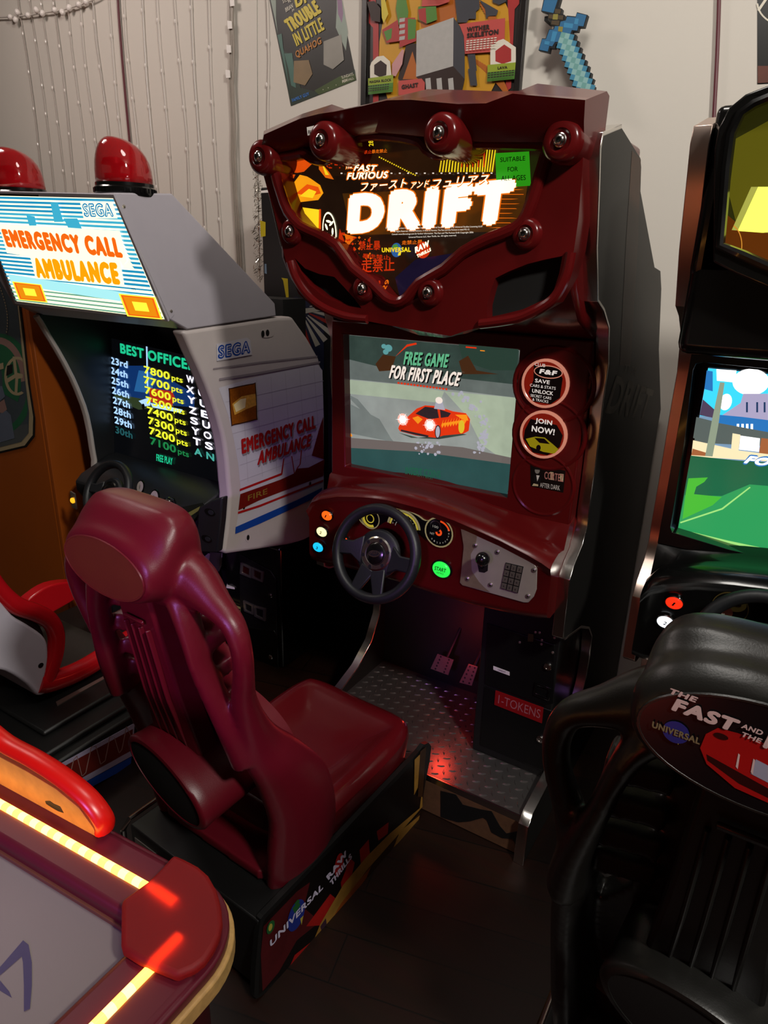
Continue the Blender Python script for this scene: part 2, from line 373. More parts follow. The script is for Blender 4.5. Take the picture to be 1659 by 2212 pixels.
a([(740,418),(1140,400),(1128,470),(1090,500),(760,508)], HZ); a([(700,345),(1000,312),(1110,316),(1120,372),(800,384),(720,380)], glow('sign_night', '2a1608', .8, .8, 8))
a([(600,350),(676,340),(683,346),(657,371),(640,374),(622,412),(604,392)], OT)
a([(619,416),(651,374),(672,386),(692,400),(699,417),(688,432),(629,439)], OM); a([(640,418),(664,398),(688,404),(694,418),(670,424)], OT); a([(648,424),(668,408),(684,414),(676,428)], OL)
a([(629,442),(690,452),(689,506),(655,486),(636,462)], OL); a([(690,452),(694,452),(694,508),(689,506)], OT)
a([(630,441),(690,449),(690,453),(632,445)], BK); a([(604,371),(650,374),(704,386),(704,391),(650,378),(604,375)], BK)
a([(690,346),(712,372),(722,388),(704,384),(690,366)], OR); a([(696,352),(712,378),(704,378)], YL)
m.ell(SP, (713,500), .020, .042, YW, off=k[0]+.0003, th=.0002, rot=.12); m.ell(SP, (713,500), .017, .038, BK, off=k[0]+.0006, th=.0002, rot=.12)
for q in range(7):
    t = q*.9; m.ell(SP, (713+7*math.cos(t), 500+22*math.sin(t)), .0028, .008, YW, off=k[0]+.001, th=.0001, n=8, rot=t)
a([(735,494),(745,520),(742,545),(732,520)], RD); a([(745,505),(770,512),(752,532)], OR)
for x in range(940, 1060, 6): a([(x+18, 318), (x+20, 318), (x+18-(abs(x-1000)*.1), 372), (x+15-(abs(x-1000)*.1), 372)], YL if x % 12 else OR)
for i, (x, y) in enumerate([(822+ i*4.6, 340+i*2.3) for i in range(18)]): a([(x-1.2, y-1.2), (x+1.5, y-1.2), (x+1.5, y+1.5), (x-1.2, y+1.5)], YL)
for x in (1000, 1012, 1024, 1036, 1048): a([(x, 326), (x+3, 326), (x+2, 362), (x-1, 362)], RD)
for i in range(22): a([(740+i*18, 374), (744+i*18, 374), (744+i*18, 376.5), (740+i*18, 376.5)], WH)
for i in range(28):                                       # speed streaks behind the big word
    y = 410+i*3.4; a([(1060+random.random()*30, y), (1140-random.random()*25-i*.9, y), (1140-random.random()*25-i*.9, y+1.3), (1060, y+1.3)], DB if i % 3 else OR)
a([(905,560),(1000,545),(905,606),(870,640),(860,600)], VI)
for i in range(90):                                       # orange halftone scatter, lower left
    x = 740+random.random()*70; y = 505+random.random()*62
    if y > 500+(x-735)*1.0: continue
    s_ = 1+random.random()*2.4; a([(x-s_, y), (x, y-s_), (x+s_, y), (x, y+s_)], RD if i % 2 else OR)
for i in range(40):
    x = 716+random.random()*54; y = 350+random.random()*16; s_ = .8+random.random()*1.6; a([(x-s_, y-s_), (x+s_, y-s_), (x+s_, y+s_), (x-s_, y+s_)], RD)
def T(t, bl, br, tl, mt, bold=0, shear=0, trk=None): k[0] += .0002; m.text(t, SP, bl, br, tl, mt, bold=bold, off=k[0], shear=shear, trk=trk)
def Tout(t, bl, br, tl, mt, mo, bold, ob, shear=0):
    T(t, (bl[0]-2.5, bl[1]+2), (br[0]+2.5, br[1]+2), (tl[0]-2.5, tl[1]-2.5), mo, bold=ob, shear=shear, trk=1+ob*2.2); k[0] += .0004; T(t, bl, br, tl, mt, bold=bold, shear=shear, trk=1+ob*2.2)
Tout('DRIFT', (762,507), (1112,486), (768,422), YW, OR, .085, .11, 0)
Tout('ファースト', (794,416), (890,408), (796,398), YW, OR, .01, .045, .15)
Tout('アンド', (901,410), (938,406), (903,397), YW, OR, .01, .045, .15)
Tout('フュリアス', (948,410), (1066,400), (950,391), YW, OR, .01, .045, .15)
Tout('THE', (763,368), (777,366), (763,361), YW, OR, .01, .04, .2)
Tout('FAST', (780,372), (828,374), (782,359), YW, OR, .03, .06, .2)
T('AND THE', (790,379), (826,379), (790,374), YW, .02)
Tout('FURIOUS', (766,391), (852,388), (768,377), YW, OR, .03, .06, .1)
for i, t in enumerate(['The Fast and the Furious is a trademark and Copyright of Universal Studios. Licensed by Universal Studios Licensing LLLP.', 'All Rights Reserved. Parental Advisory. A Note to Parents: The Fast and the Furious is rated PG-13.', 'Consult www.filmratings.com for further information. The Fast and The Furious Drift Copyright 2006', 'Universal Pictures LLC, Raw Thrills, Inc. All rights reserved.']):
    x0 = (848, 866, 862, 898)[i]; x1 = (1056, 1028, 1036, 1000)[i]; y = 497.5+i*6.3
    T(t, (x0, y), (x1, y-4), (x0, y-4.2), WH)
for t, bl, br, tl, mt in [('暴走禁止', (784,339), (820,336), (784,331), RD), ('暴走禁止', (820,336), (853,334), (820,328), OR), ('28', (824,320), (823,308), (814,321), YL), ('走禁止', (797,589), (868,586), (797,560), RD), ('禁止暴', (792,541), (838,541), (792,521), RD), ('走禁止暴', (884,530), (928,528), (884,521), OR), ('暴走禁止', (800,558), (858,562), (800,548), RD), ('29', (848,627), (859,606), (840,624), OR)]:
    T(t, bl, br, tl, mt, .012)
a([(796,308),(802,308),(802,326),(796,326)], RD); a([(832,606),(838,606),(838,624),(832,624)], RD)
m.ell(SP, (873,541), .0135, .0145, BL, off=k[0]+.0004, th=.0002); k[0] += .0007
a([(866,530),(874,528),(878,536),(870,540),(864,537)], GR); a([(878,546),(884,543),(882,552),(876,553)], YL)
T('UNIVERSAL', (842,546), (904,545), (842,536), YL, .04)
m.ell(SP, (930,541), .0175, .0165, RD, off=k[0]+.0004, th=.0002, rot=.2); k[0] += .0007
T('RAW', (914,548), (944,533), (913,535), YW, .05); T('THRILLS', (918,558), (948,543), (917,551), YW, .05)
SIGN = m.build('sign_panel', drift, smooth=0, label='glowing orange DRIFT sign panel')
m = MB(); sp2 = PY(1.368)                                  # bright green paper taped over the sign
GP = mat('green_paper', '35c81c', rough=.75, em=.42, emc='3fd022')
q = [(1070,331),(1143,327),(1147,401),(1073,406)]
m.poly(sp2, q, GP, th=.0006)
for t, bl, br, tl in [('SUITABLE', (1081,350.5), (1135,347), (1081,340.5)), ('FOR', (1097,371), (1119,370), (1097,361)), ('ALL AGES', (1083,391), (1136,389), (1083,380))]:
    m.text(t, sp2, bl, br, tl, INK, off=.001, bold=.008)
m.build('paper_notice', drift, smooth=0, label='bright green paper notice reading SUITABLE FOR ALL AGES')
m = MB(); m.poly(PY(1.262), [(663,275),(681,271),(682,289),(665,293)], WHITEP, th=.0008)
for i in range(4): m.flat(PY(1.2605), [(666+i*3,281+ i*.2),(667.6+i*3,281),(667.6+i*3,288),(666+i*3,288)], INK)
m.build('serial_sticker', drift, smooth=0)
# --- monitor surround and picture
BZ = PY(1.612)
bo = [(712,708),(1128,744),(1124,770),(1100,1092),(1096,1098),(722,1028),(712,1020)]
m = MB()
O = [(-1.175, 1.612, 1.44), (-.435, 1.612, 1.44), (-.435, 1.612, .965), (-1.175, 1.612, .965)]
Hh = [(740,722),(1122,755),(1095,1076),(746,1007)]
m.prism([Vector(p)+Vector((0, .05, 0)) for p in O], (0, -.05, 0), MAROON, [[BZ.at(p)+Vector((0, .05, 0)) for p in Hh]])
m.build('monitor_bezel', drift, bevel=.004)
MS = PY(1.645)
sq = [(746,723),(1122,757),(1095,1074),(750,1006)]
SKY = glow('game_dark_green', '33423c', .95, .45, 18); RO1 = glow('game_asphalt', '8f9590', .95, .3, 14); RO2 = glow('game_asphalt_pale', 'a2af98', .95, .2, 20); RO3 = glow('game_asphalt_dark', '747c78', .9, .3, 16); KER = glow('game_kerb', '6a625e', .95); BAR = glow('game_bar_teal', '2a4c4a', .95, .25, 12)
CAR = glow('game_car_red', 'd0300e', 1.1); CARO = glow('game_flame_orange', 'e8891a', 1.1); GLS = glow('game_glass', '30242a', .8); WHT = glow('game_white', 'ffffff', 1.6); SMK = glow('game_smoke', 'a9a8b4', .95); GRN = glow('game_title_green', '5fb083', 1.0); TXW = glow('game_title_white', 'e6d8cc', 1.1); BRN = glow('game_brown', '4a2c18', .8); CYN = glow('game_cyan_lamp', '5f9fa0', .9); GTX = glow('game_bar_text', '1f5a44', .9); YLR = glow('game_wheel_yellow', 'd6b52a', 1.0)
m = MB(); m.poly(MS, sq, RO1, off=-.003, th=.003); k = [.0004]
def a(pts, mt): k[0] += .0001; m.flat(MS, pts, mt, off=k[0])
def T(t, bl, br, tl, mt, bold=0, shear=0): k[0] += .0002; m.text(t, MS, bl, br, tl, mt, bold=bold, off=k[0], shear=shear)
a([(746,723),(1122,757),(1118,849),(1000,842),(850,825),(749,815)], SKY)
a([(749,775),(850,800),(1000,818),(1119,831),(1115,859),(1000,845),(850,828),(749,818)], glow('game_mid_grey', '626a66', .95, .3, 20))
a([(990,740),(1120,752),(1116,800),(1060,800),(1000,780)], glow('game_hedge', '2b4036', .9))
a([(960,845),(1115,859),(1107,988),(1080,988),(1040,960),(1010,900)], RO2)
a([(749,820),(860,830),(960,845),(950,870),(850,860),(749,850)], RO2)
a([(752,870),(820,905),(850,955),(752,935)], RO3); a([(749,850),(773,862),(852,955),(848,955),(760,865)], RO3)
a([(751,945),(850,953),(1000,966),(1107,989),(1107,1003),(900,975),(752,967)], KER)
a([(752,967),(900,975),(1107,1003),(1095,1076),(750,1006)], BAR); a([(751,922),(762,942),(752,945)], CARO)
for px_, py_, r_ in [(840,752,.012),(834,760,.009),(830,748,.008)]: m.ell(MS, (px_, py_), r_, r_*.8, CYN, off=k[0]+.0003, th=.0001); k[0] += .0002
a([(812,786),(828,766),(856,770),(846,800),(820,802)], BRN); a([(992,780),(1012,768),(1030,800),(1078,808),(1000,808)], BRN)
for p, c in [([(855,770),(880,744),(900,740),(901,744),(880,749)], CAR), ([(1007,748),(1030,750),(1030,753),(1007,751)], CAR), ([(1038,756),(1048,757),(1048,759),(1038,758)], CARO)]: a(p, c)
for i in range(70):                                        # tyre smoke
    t = random.random(); x = 1010+56*math.sin(t*2.4)-18+random.gauss(0, 7); y = 845+t*135+random.gauss(0, 4)
    r_ = .002+.0035*random.random(); m.ell(MS, (x, y), r_, r_, SMK, off=k[0]+.0002, th=.00005, n=7); k[0] += .00002
for i in range(26):
    x = 925+random.gauss(0, 14); y = 955+random.random()*26; r_ = .002+.003*random.random(); m.ell(MS, (x, y), r_, r_, SMK, off=k[0]+.0002, th=.00005, n=7); k[0] += .00002
a([(862,934),(905,945),(1000,936),(1010,938),(950,948),(890,945)], SKY)
a([(862,925),(866,912),(884,898),(902,882),(920,875),(948,877),(980,888),(1008,892),(1017,905),(1014,930),(1003,936),(960,940),(943,945),(900,940),(866,931)], CAR)
a([(899,893),(920,878),(946,881),(950,902),(930,905)], GLS); a([(952,884),(976,892),(970,900),(954,902)], GLS)
a([(868,927),(905,935),(928,940),(926,944),(900,939),(868,931)], GLS)
for i in range(9): x = 955+i*6; a([(x, 918-i), (x+5, 905-i), (x+3, 914-i), (x+9, 912-i), (x+2, 924-i)], CARO)
a([(893,902),(905,898),(915,905),(905,915)], CARO); a([(985,895),(1010,895),(1014,908),(1000,905)], CARO)
m.ell(MS, (948,932), .009, .019, GLS, off=k[0]+.0003, th=.0001); m.ell(MS, (948,932), .0065, .016, SMK, off=k[0]+.0005, th=.0001); m.ell(MS, (999,921), .009, .018, YLR, off=k[0]+.0003, th=.0001); k[0] += .0008
a([(940,882),(944,868),(958,866),(964,885)], SMK); m.ell(MS, (951,864), .011, .009, TXW, off=k[0]+.0003, th=.0001); k[0] += .0005
for cx, cy in ((873,905),(932,917)):
    for rr, mt in ((.017, glow('game_flare_pink', 'f0b8a8', 1.1)), (.011, WHT)):
        m.ell(MS, (cx, cy), rr, rr, mt, off=k[0]+.0003, th=.0001); k[0] += .0003
    for t in range(6): d = (math.cos(t*1.05)*16, math.sin(t*1.05)*16); a([(cx-d[1]*.06, cy+d[0]*.06), (cx+d[0], cy+d[1]), (cx+d[1]*.06, cy-d[0]*.06)], WHT)
T('FREE GAME', (877,789), (974,796), (879,760), INK, .05, .25); T('FREE GAME', (875,787), (972,794), (877,758), GRN, .03, .25)
T('FOR FIRST PLACE', (846,818), (998,836), (850,789), INK, .05, .25); T('FOR FIRST PLACE', (844,816), (996,834), (848,787), TXW, .03, .25)
for i in range(16):
    x = 863+i*6.9; y = 824+i*.87; a([(x, y), (x+4.6, y+.5), (x+4.2, y+4.5), (x-.4, y+4)], CAR)
T('INSERT COINS', (880,1022), (956,1031), (880,1006), GTX, .02); T('1 COIN 1 CREDIT', (893,1028), (940,1034), (893,1021), GTX)
m.build('screen', drift, smooth=0, label='glowing game picture of a red race car')
# --- badges right of the picture
BP = PY(1.612)
def ring(root, c, R, r, mt, ru=1, rv=1, name='badge_ring'):
    m = MB(); c = BP.at(c)-BP.n*.0035; m.tube([c+BP.u*math.cos(t)*R*ru+BP.v*math.sin(t)*R*rv for t in [2*math.pi*i/40 for i in range(40)]], r, mt, 8, True, ref=(0, 1, 0)); return m.build(name, root)
for c, R, rv in (((1194,832), .098, .92), ((1184,940), .090, .95), ((1172,1048), .078, 1.0)): ring(drift, c, R, .006, MAROON, 1, rv, 'moulded_ring')
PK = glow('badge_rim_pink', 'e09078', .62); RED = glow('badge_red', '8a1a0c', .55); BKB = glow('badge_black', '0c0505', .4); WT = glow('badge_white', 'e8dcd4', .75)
def badge(c, R, lines, car=False, label=None):
    m = MB(); cc = BP.at(c); m.lathe(cc, BP.n, [(R*1.02, 0), (R*1.02, .008), (R*.94, .010), (R*.90, .008)], PK, 40)
    m.ell(BP, c, R*.91, R*.91, RED, off=.008, th=.0003, n=40)
    q = Pl(cc+BP.n*.0086, BP.u, BP.v)
    m.prism([q.uv(x*R, y*R) for x, y in ([(-.55,.72),(.5,.62),(.74,.3),(.72,-.5),(.35,-.82),(-.4,-.80),(-.66,-.45),(-.5,.1)] if not car else [(-.6,.6),(.55,.5),(.85,.1),(.78,-.4),(.3,-.84),(-.35,-.82),(-.82,-.3),(-.8,.1)])], BP.n*.0002, BKB)
    if not car:
        q0 = q.uv(.1*R, .5*R); m.ell(q, q0, R*.62, R*.27, PK, off=.0004, th=.0001); m.ell(q, q0, R*.58, R*.23, BKB, off=.0007, th=.0001)
    else:
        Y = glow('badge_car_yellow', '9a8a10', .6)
        m.prism([q.uv(x*R, y*R) for x, y in [(-.72,-.28),(-.3,-.12),(.1,-.10),(.5,-.34),(.74,-.5),(.6,-.72),(.1,-.72),(-.5,-.58)]], BP.n*.0004, Y)
        m.prism([q.uv(x*R, y*R) for x, y in [(-.35,-.18),(.08,-.14),(.35,-.34),(-.1,-.36)]], BP.n*.0006, BKB); m.ell(q, q.uv(-.12*R, -.58*R), R*.1, R*.13, BKB, off=.0008, th=.0001)
    for t, x0, x1, y0, y1, b in lines: m.text(t, q, (x0*R, y0*R), (x1*R, (y0-.02)*R), (x0*R, y1*R), WT, bold=b, off=.0012, px=False, shear=.12 if 'F' in t and len(t) < 5 else 0)
    return m.build('badge', drift, smooth=40, label=label)
badge((1179,828), .0575, [('CLUB', -.5, -.05, .7, .83, .0), ('F&F', -.28, .5, .4, .6, .05), ('SAVE', -.42, .22, .02, .18, .02), ('CARS & STATS', -.62, .5, -.18, -.06, 0), ('UNLOCK', -.5, .42, -.42, -.26, .02), ('SECRET CARS', -.55, .36, -.6, -.49, 0), ('& TRACKS', -.45, .25, -.76, -.65, 0)], label='round badge reading CLUB F&F SAVE CARS & STATS')
badge((1175,938), .0585, [('JOIN', -.38, .35, .42, .68, .03), ('NOW!', -.5, .5, .08, .34, .03)], True, label='round badge reading JOIN NOW! with a yellow car')
m = MB(); q = [(1146,1003),(1222,1017),(1217,1064),(1147,1050)]; m.poly(BP, q, mat('sticker_black', '0d0b0b', rough=.35, noise=0), off=.0002, th=.0006)
GY = mat('sticker_grey', '8d8780', noise=0); PKP = mat('sticker_pink', 'd08a80', noise=0); CRM = mat('sticker_cream', 'd6c49a', noise=0)
m.ell(BP, (1161,1016), .0065, .0085, GY, off=.0012, th=.0002); m.flat(BP, [(1152,1013),(1170,1015),(1167,1010),(1155,1009)], INK, off=.0018)
m.flat(BP, [(1152,1026),(1170,1028),(1167,1048),(1153,1046)], INK, off=.0012); m.flat(BP, [(1159,1026),(1166,1027),(1161,1040)], WHITEP, off=.0016); m.flat(BP, [(1153,1044),(1163,1046),(1163,1050),(1150,1049)], CRM, off=.0016)
m.text('CORTEZ', BP, (1176,1034), (1217,1041), (1177,1018), PKP, bold=.01, off=.0016); m.flat(BP, [(1189,1019),(1196,1020),(1196,1037),(1189,1036)], CRM, off=.0012); m.flat(BP, [(1210,1023),(1218,1024),(1217,1041),(1210,1040)], CRM, off=.0012)
m.text('AFTER DARK', BP, (1167,1052), (1210,1059), (1167,1042), WHITEP, off=.0016)
m.build('sticker', drift, smooth=0, label='black sticker reading CORTEZ AFTER DARK')
# --- dash
DP = PY(1.50)
rim = [(668,1104),(680,1086),(700,1080),(737,1074),(780,1075),(814,1078),(850,1083),(887,1092),(925,1102),(960,1114),(999,1128),(1041,1146),(1100,1172),(1161,1203),(1195,1222),(1215,1236)]
low = [(660,1206),(672,1212),(695,1218),(737,1226),(780,1238),(814,1246),(850,1257),(887,1268),(925,1281),(960,1292),(999,1304),(1041,1316),(1100,1330),(1161,1343),(1190,1347),(1203,1345)]
m = MB(); R = []
n = len(rim)
for i, (r_, l_) in enumerate(zip(rim, low)):
    a_, b_ = DP.at(r_), DP.at(l_); x = XA+.001+(XB-XA-.002)*max(0, min(1, (a_.x-DP.at(rim[0]).x)/(DP.at(rim[-1]).x-DP.at(rim[0]).x)))
    zt = a_.z
    R.append([Vector((x, 1.66, b_.z-.01)), Vector((x, 1.535, b_.z-.012)), Vector((x, 1.510, b_.z)), Vector((x, 1.502, b_.z+.02)), Vector((x, 1.502, zt-.022)), Vector((x, 1.494, zt-.008)), Vector((x, 1.488, zt+.004)), Vector((x, 1.500, zt+.016)), Vector((x, 1.540, zt+.027)), Vector((x, 1.585, zt+.020)), Vector((x, 1.605, max(zt+.03, .985))), Vector((x, 1.64, max(zt+.04, 1.0)))])
R_DASH = R; m.loft(R, MAROON); m.build('dashboard', drift, smooth=60, bevel=0)
D = PY(1.5015)
button(drift, D, (708,1113), .0180, glow('button_orange', 'ff5a12', 1.5), '1', label='orange lit button marked 1')
button(drift, D, (697,1148), .0185, glow('button_warm_white', 'fff2b0', 1.3), '2', label='warm white lit button marked 2')
button(drift, D, (689,1181), .0185, glow('button_cyan', '18b8e8', 1.25), '3', label='cyan lit button marked 3')
button(drift, D, (743,1171), .0210, glow('button_red_orange', 'ff4a1a', 1.5), 'MUSIC', ry=.95, label='orange lit button marked MUSIC')
button(drift, D, (955,1229), .0265, glow('button_green', '28e04a', 1.2), 'START', txt2='NITRO', ry=.86, label='green lit button marked START NITRO')
# gauges
GYL = glow('gauge_yellow', 'c8b43a', .65); GBK = mat('gauge_black', '0b0b0b', rough=.25, noise=0); GW = glow('gauge_white', 'b8b4a4', .45); GRD = glow('gauge_red', 'e04818', .9)
m = MB(); clu = smooth_px([(772,1107),(790,1098),(808,1100),(826,1098),(850,1096),(880,1101),(905,1113),(922,1124),(950,1120),(972,1136),(976,1160),(960,1180),(938,1178),(918,1160),(905,1150),(880,1136),(850,1128),(832,1126),(812,1138),(790,1136),(776,1122)], True, 3)
m.poly(D, clu, mat('gauge_rim_glow', 'cfc59a', rough=.35, em=.28, emc='c8b878'), off=-.001, th=.003); m.poly(D, [(874+(x-874)*.955, 1134+(y-1134)*.93) for x, y in clu], GBK, off=.001, th=.0026); m.build('gauge_panel', drift, bevel=.0008)  # chrome rims, their bright reflections put in as faint emission
gp = Pl(D.o+D.n*.004, D.u, D.v)
for c, R_, a0, a1, lab in (((800,1120), .030, -60, 250, 'left'), ((872,1142), .052, 5, 175, 'mid'), ((948,1150), .041, -200, 60, 'right')):
    m = MB(); cc = gp.at(c)
    m.ell(gp, c, R_, R_, GBK, off=-.001, th=.001, n=40) if lab != 'mid' else None
    def arc(r0, r1, s, e, mt, off=.0006):
        P = [];Nn = 26
        for i in range(Nn+1): t = math.radians(s+(e-s)*i/Nn); P.append(cc+gp.u*math.cos(t)*r1+gp.v*math.sin(t)*r1+gp.n*off)
        for i in range(Nn, -1, -1): t = math.radians(s+(e-s)*i/Nn); P.append(cc+gp.u*math.cos(t)*r0+gp.v*math.sin(t)*r0+gp.n*off)
        m.add(P, [(i, i+1, 2*Nn-i, 2*Nn+1-i) for i in range(Nn)], mt)
    if lab == 'mid':
        arc(R_*.9, R_*1.02, 8, 172, mat('gauge_rim_glow', 'cfc59a')); arc(R_*.78, R_*.88, 8, 172, GYL); arc(R_*.5, R_*.53, 8, 172, GW)
        for i in range(9):
            t = math.radians(165-i*18.7); p = cc+gp.u*math.cos(t)*R_*.68+gp.v*math.sin(t)*R_*.68; q = Pl(p, gp.u, gp.v); m.text(str(i), q, (-.0016, -.002), (.0016, -.002), (-.0016, .0025), GW, off=.001, px=False)
        for i in range(33): t = math.radians(168-i*4.9); arc(R_*.76, R_*.82, math.degrees(t)-.7, math.degrees(t)+.7, GW if i % 4 else GBK, .0012)
    else:
        arc(R_*.93, R_*1.03, 0, 360, mat('gauge_rim_glow', 'cfc59a'))
        if lab == 'left': arc(R_*.62, R_*.88, 100, 300, GYL); arc(R_*.34, R_*.44, 0, 360, GYL, .001)
        else:
            arc(R_*.50, R_*.58, 20, 340, CHROME, .001) if False else None
            m.ell(gp, cc+gp.u*(-R_*.25)+gp.v*R_*.35, R_*.4, R_*.4, CHROME, off=.0006, th=.0002); m.ell(gp, cc+gp.u*(-R_*.25)+gp.v*R_*.35, R_*.36, R_*.36, GBK, off=.0009, th=.0002)
            m.text('100', Pl(cc+gp.u*(-R_*.25)+gp.v*R_*.35, gp.u, gp.v), (-R_*.2, -R_*.08), (R_*.2, -R_*.1), (-R_*.2, R_*.08), GW, off=.0014, px=False)
            arc(R_*.1, R_*.24, 0, 360, GRD, .001); arc(R_*.72, R_*.84, 20, 85, GRD, .001); m.text('NIT', Pl(cc, gp.u, gp.v), (-R_*.62, -R_*.25), (-R_*.3, -R_*.27), (-R_*.62, -R_*.1), GW, off=.001, px=False)
            for i in range(10): t = math.radians(-130+i*17); m.text(str(i), Pl(cc+gp.u*math.cos(t)*R_*.72+gp.v*math.sin(t)*R_*.72, gp.u, gp.v), (-.0016, -.002), (.0016, -.002), (-.0016, .0025), GW, off=.001, px=False)
    m.build('gauge', drift, smooth=0)
# shifter plate
m = MB(); pts = [(997,1141),(1006,1143),(1030,1150),(1066,1166),(1103,1186),(1156,1219),(1161,1228),(1160,1272),(1154,1288),(1142,1301),(1132,1301),(1000,1264),(994,1258),(998,1225),(1002,1190),(1001,1160)]
PLATE = mat('worn_painted_plate', 'a89f96', rough=.42, metal=.35, noise=.1, nscale=30); BARE = mat('bare_worn_metal', 'b3a488', rough=.34, metal=.7, noise=.25, nscale=40)
m.poly(D, pts, PLATE, off=0, th=.003); m.flat(D, [(997,1142),(1020,1148),(1032,1154),(1028,1180),(1018,1196),(1020,1232),(1036,1256),(1050,1270),(1060,1278),(1000,1263),(995,1257),(999,1220),(1003,1180)], BARE, off=.0036)
m.flat(D, [(1032,1214),(1056,1212),(1055,1232),(1048,1236),(1036,1234)], INK, off=.004)
sh = m.build('shifter_plate', drift, bevel=.0015)
for c in [(1028,1177),(1076,1191),(1011,1249),(1061,1262),(1155,1230),(1142,1286)]:
    m = MB(); m.lathe(D.at(c)+D.n*.003, D.n, [(.0065, 0), (.0062, .002), (.004, .0038), (.0005, .0042)], STEEL, 16); m.lathe(D.at(c)+D.n*.0068, D.n, [(.0022, 0), (.0022, .0006)], INK, 6); m.build('screw', sh)
m = MB(); c0 = D.at((1042,1224)); c1 = PY(1.452).at((1039,1207)); m.tube([c0, c1], .006, BLACK, 12); m.build('shifter_stick', drift)
m = MB(); m.lathe(c1+Vector((0, .012, -.006)), c1-c0, [(.001, -.015), (.010, -.0135), (.0165, -.006), (.0185, .002), (.0165, .011), (.010, .0175), (.001, .0195)], BLACK, 24); m.build('shifter_knob', drift, smooth=80)
m = MB(); TL_, TR_, BL_, BR_ = [Vector(D.at(p)) for p in ((1094,1214),(1132,1223),(1083,1269),(1120,1280))]
KEY = mat('keypad_key', '6f6861', rough=.35, metal=.5, noise=.15)
m.prism([TL_+D.n*.003, TR_+D.n*.003, BR_+D.n*.003, BL_+D.n*.003], D.n*.002, INK)
for i in range(3):
    for j in range(4):
        g = lambda s, t: (TL_*(1-s)+TR_*s)*(1-t)+(BL_*(1-s)+BR_*s)*t
        s0, s1, t0, t1 = (i+.1)/3, (i+.9)/3, (j+.1)/4, (j+.9)/4
        m.prism([g(s0, t0)+D.n*.005, g(s1, t0)+D.n*.005, g(s1, t1)+D.n*.005, g(s0, t1)+D.n*.005], D.n*.002, KEY)
        ch = '123456789*0#'[j*3+i]; p = g((s0+s1)/2, (t0+t1)/2); m.text(ch, Pl(p+D.n*.0072, D.u, D.v), (-.0018, -.0028), (.0018, -.0028), (-.0018, .0028), INK, off=.0003, px=False)
m.build('keypad', drift, smooth=0)
WC = PY(1.425).at((811,1196))
steering_wheel(drift, WC, .1215, math.radians(20))
# --- footwell: coin door, pedals, torn front board
m = MB(); m.box((-.672, 1.683, .14), (-.437, 1.955, .745), BLACKL)
CDP = PY(1.683)
cd = m.build('coin_door_box', drift, bevel=.004)
def panel(pts, off, th, mt, nm, root, bev=.002): mm = MB(); mm.poly(CDP, pts, mt, off=off, th=th); return mm.build(nm, root, bevel=bev)
DOORM = mat('black_steel_door', '101010', rough=.38, metal=.3, noise=.15)
d1 = panel([(1052,1345),(1200,1392),(1196,1520),(1180,1524),(1048,1476)], 0, .004, DOORM, 'validator_door', drift)
d2 = panel([(1047,1482),(1192,1534),(1184,1668),(1037,1608)], 0, .004, DOORM, 'cash_door', drift)
for c, rt in (((1185,1438), d1), ((1169,1594), d2)):
    mm = MB(); mm.lathe(CDP.at(c)+CDP.n*.004, CDP.n, [(.0125, 0), (.0125, .004), (.0105, .007), (.006, .0075), (.0055, .006)], CHROME, 20); mm.build('lock', rt)
mm = MB(); mm.poly(CDP, [(1067,1437),(1102,1450),(1102,1458),(1067,1445)], WHITEP, off=.004, th=.0008); mm.text('CREDIT', CDP, (1077,1446), (1094,1452), (1077,1443), INK, off=.0056); mm.build('coin_label', d1, smooth=0, label='small white label')
mm = MB(); mm.poly(CDP, [(1158,1470),(1193,1484),(1188,1511),(1155,1498)], BLACK, off=.004, th=.006, holes=[[(1163,1477),(1188,1486),(1184,1504),(1160,1494)]]); mm.build('coin_return', d1, bevel=.001)
for c in [(1124,1386),(1158,1364),(1167,1365),(1172,1381),(1171,1390),(1195,1408),(1199,1376)]:
    mm = MB(); mm.lathe(CDP.at(c)+CDP.n*.004, CDP.n, [(.0042, 0), (.0038, .002), (.001, .003)], STEEL, 12); mm.build('screw', d1)
mm = MB(); mm.poly(CDP, [(1142,1367),(1154,1369),(1153,1385),(1141,1384)], mat('warning_sticker', '4a4518', noise=.4, nscale=200), off=.004, th=.0005); mm.build('warning_sticker', d1, smooth=0)
TK = MB(); TK.poly(CDP, [(1072.5,1489.5),(1175.5,1527),(1172,1559.5),(1070,1519.5)], mat('token_sign_red', '8c1016', rough=.3, noise=.05), off=.004, th=.004)
TK.text('1-TOKENS', CDP, (1078,1516), (1168,1549), (1080,1498), mat('sign_pink', 'a8626a', noise=0), off=.0086); TK.build('token_sign', d2, smooth=0, label='red sign reading 1-TOKENS')
PEDR = mat('pedal_steel', 'b8aca6', rough=.28, metal=.9, noise=.1)
for q, nm in (([(946,1412),(981,1425),(969,1458),(931,1444)], 'brake_pedal'), ([(1013,1434),(1033,1440),(1020,1481),(993,1474)], 'accelerator_pedal')):
    mm = MB(); PPL = Pl(PY(1.86).at(q[3]), (1, 0, 0), (0, .35, 1)); mm.poly(PPL, q, PEDR, off=0, th=.004)
    c = [PPL.at(x) for x in q]
    for i in range(2):
        for j in range(5):
            p = (c[0]*(1-(i*.5+.25))+c[1]*(i*.5+.25))*(1-(j+.5)/5)+(c[3]*(1-(i*.5+.25))+c[2]*(i*.5+.25))*(j+.5)/5
            mm.ell(PPL, p, .0035, .0035, INK, off=.0042, th=.0004, n=10)
    pp = mm.build(nm, drift, bevel=.001, smooth=0); t_ = (c[0]+c[1])/2
    mm = MB(); mm.tube([t_+Vector((0, .01, -.01)), t_+Vector((.01, .05, .05)), t_+Vector((.01, .1, .09))], .006, BLACKM, 8); mm.build('pedal_arm', pp)
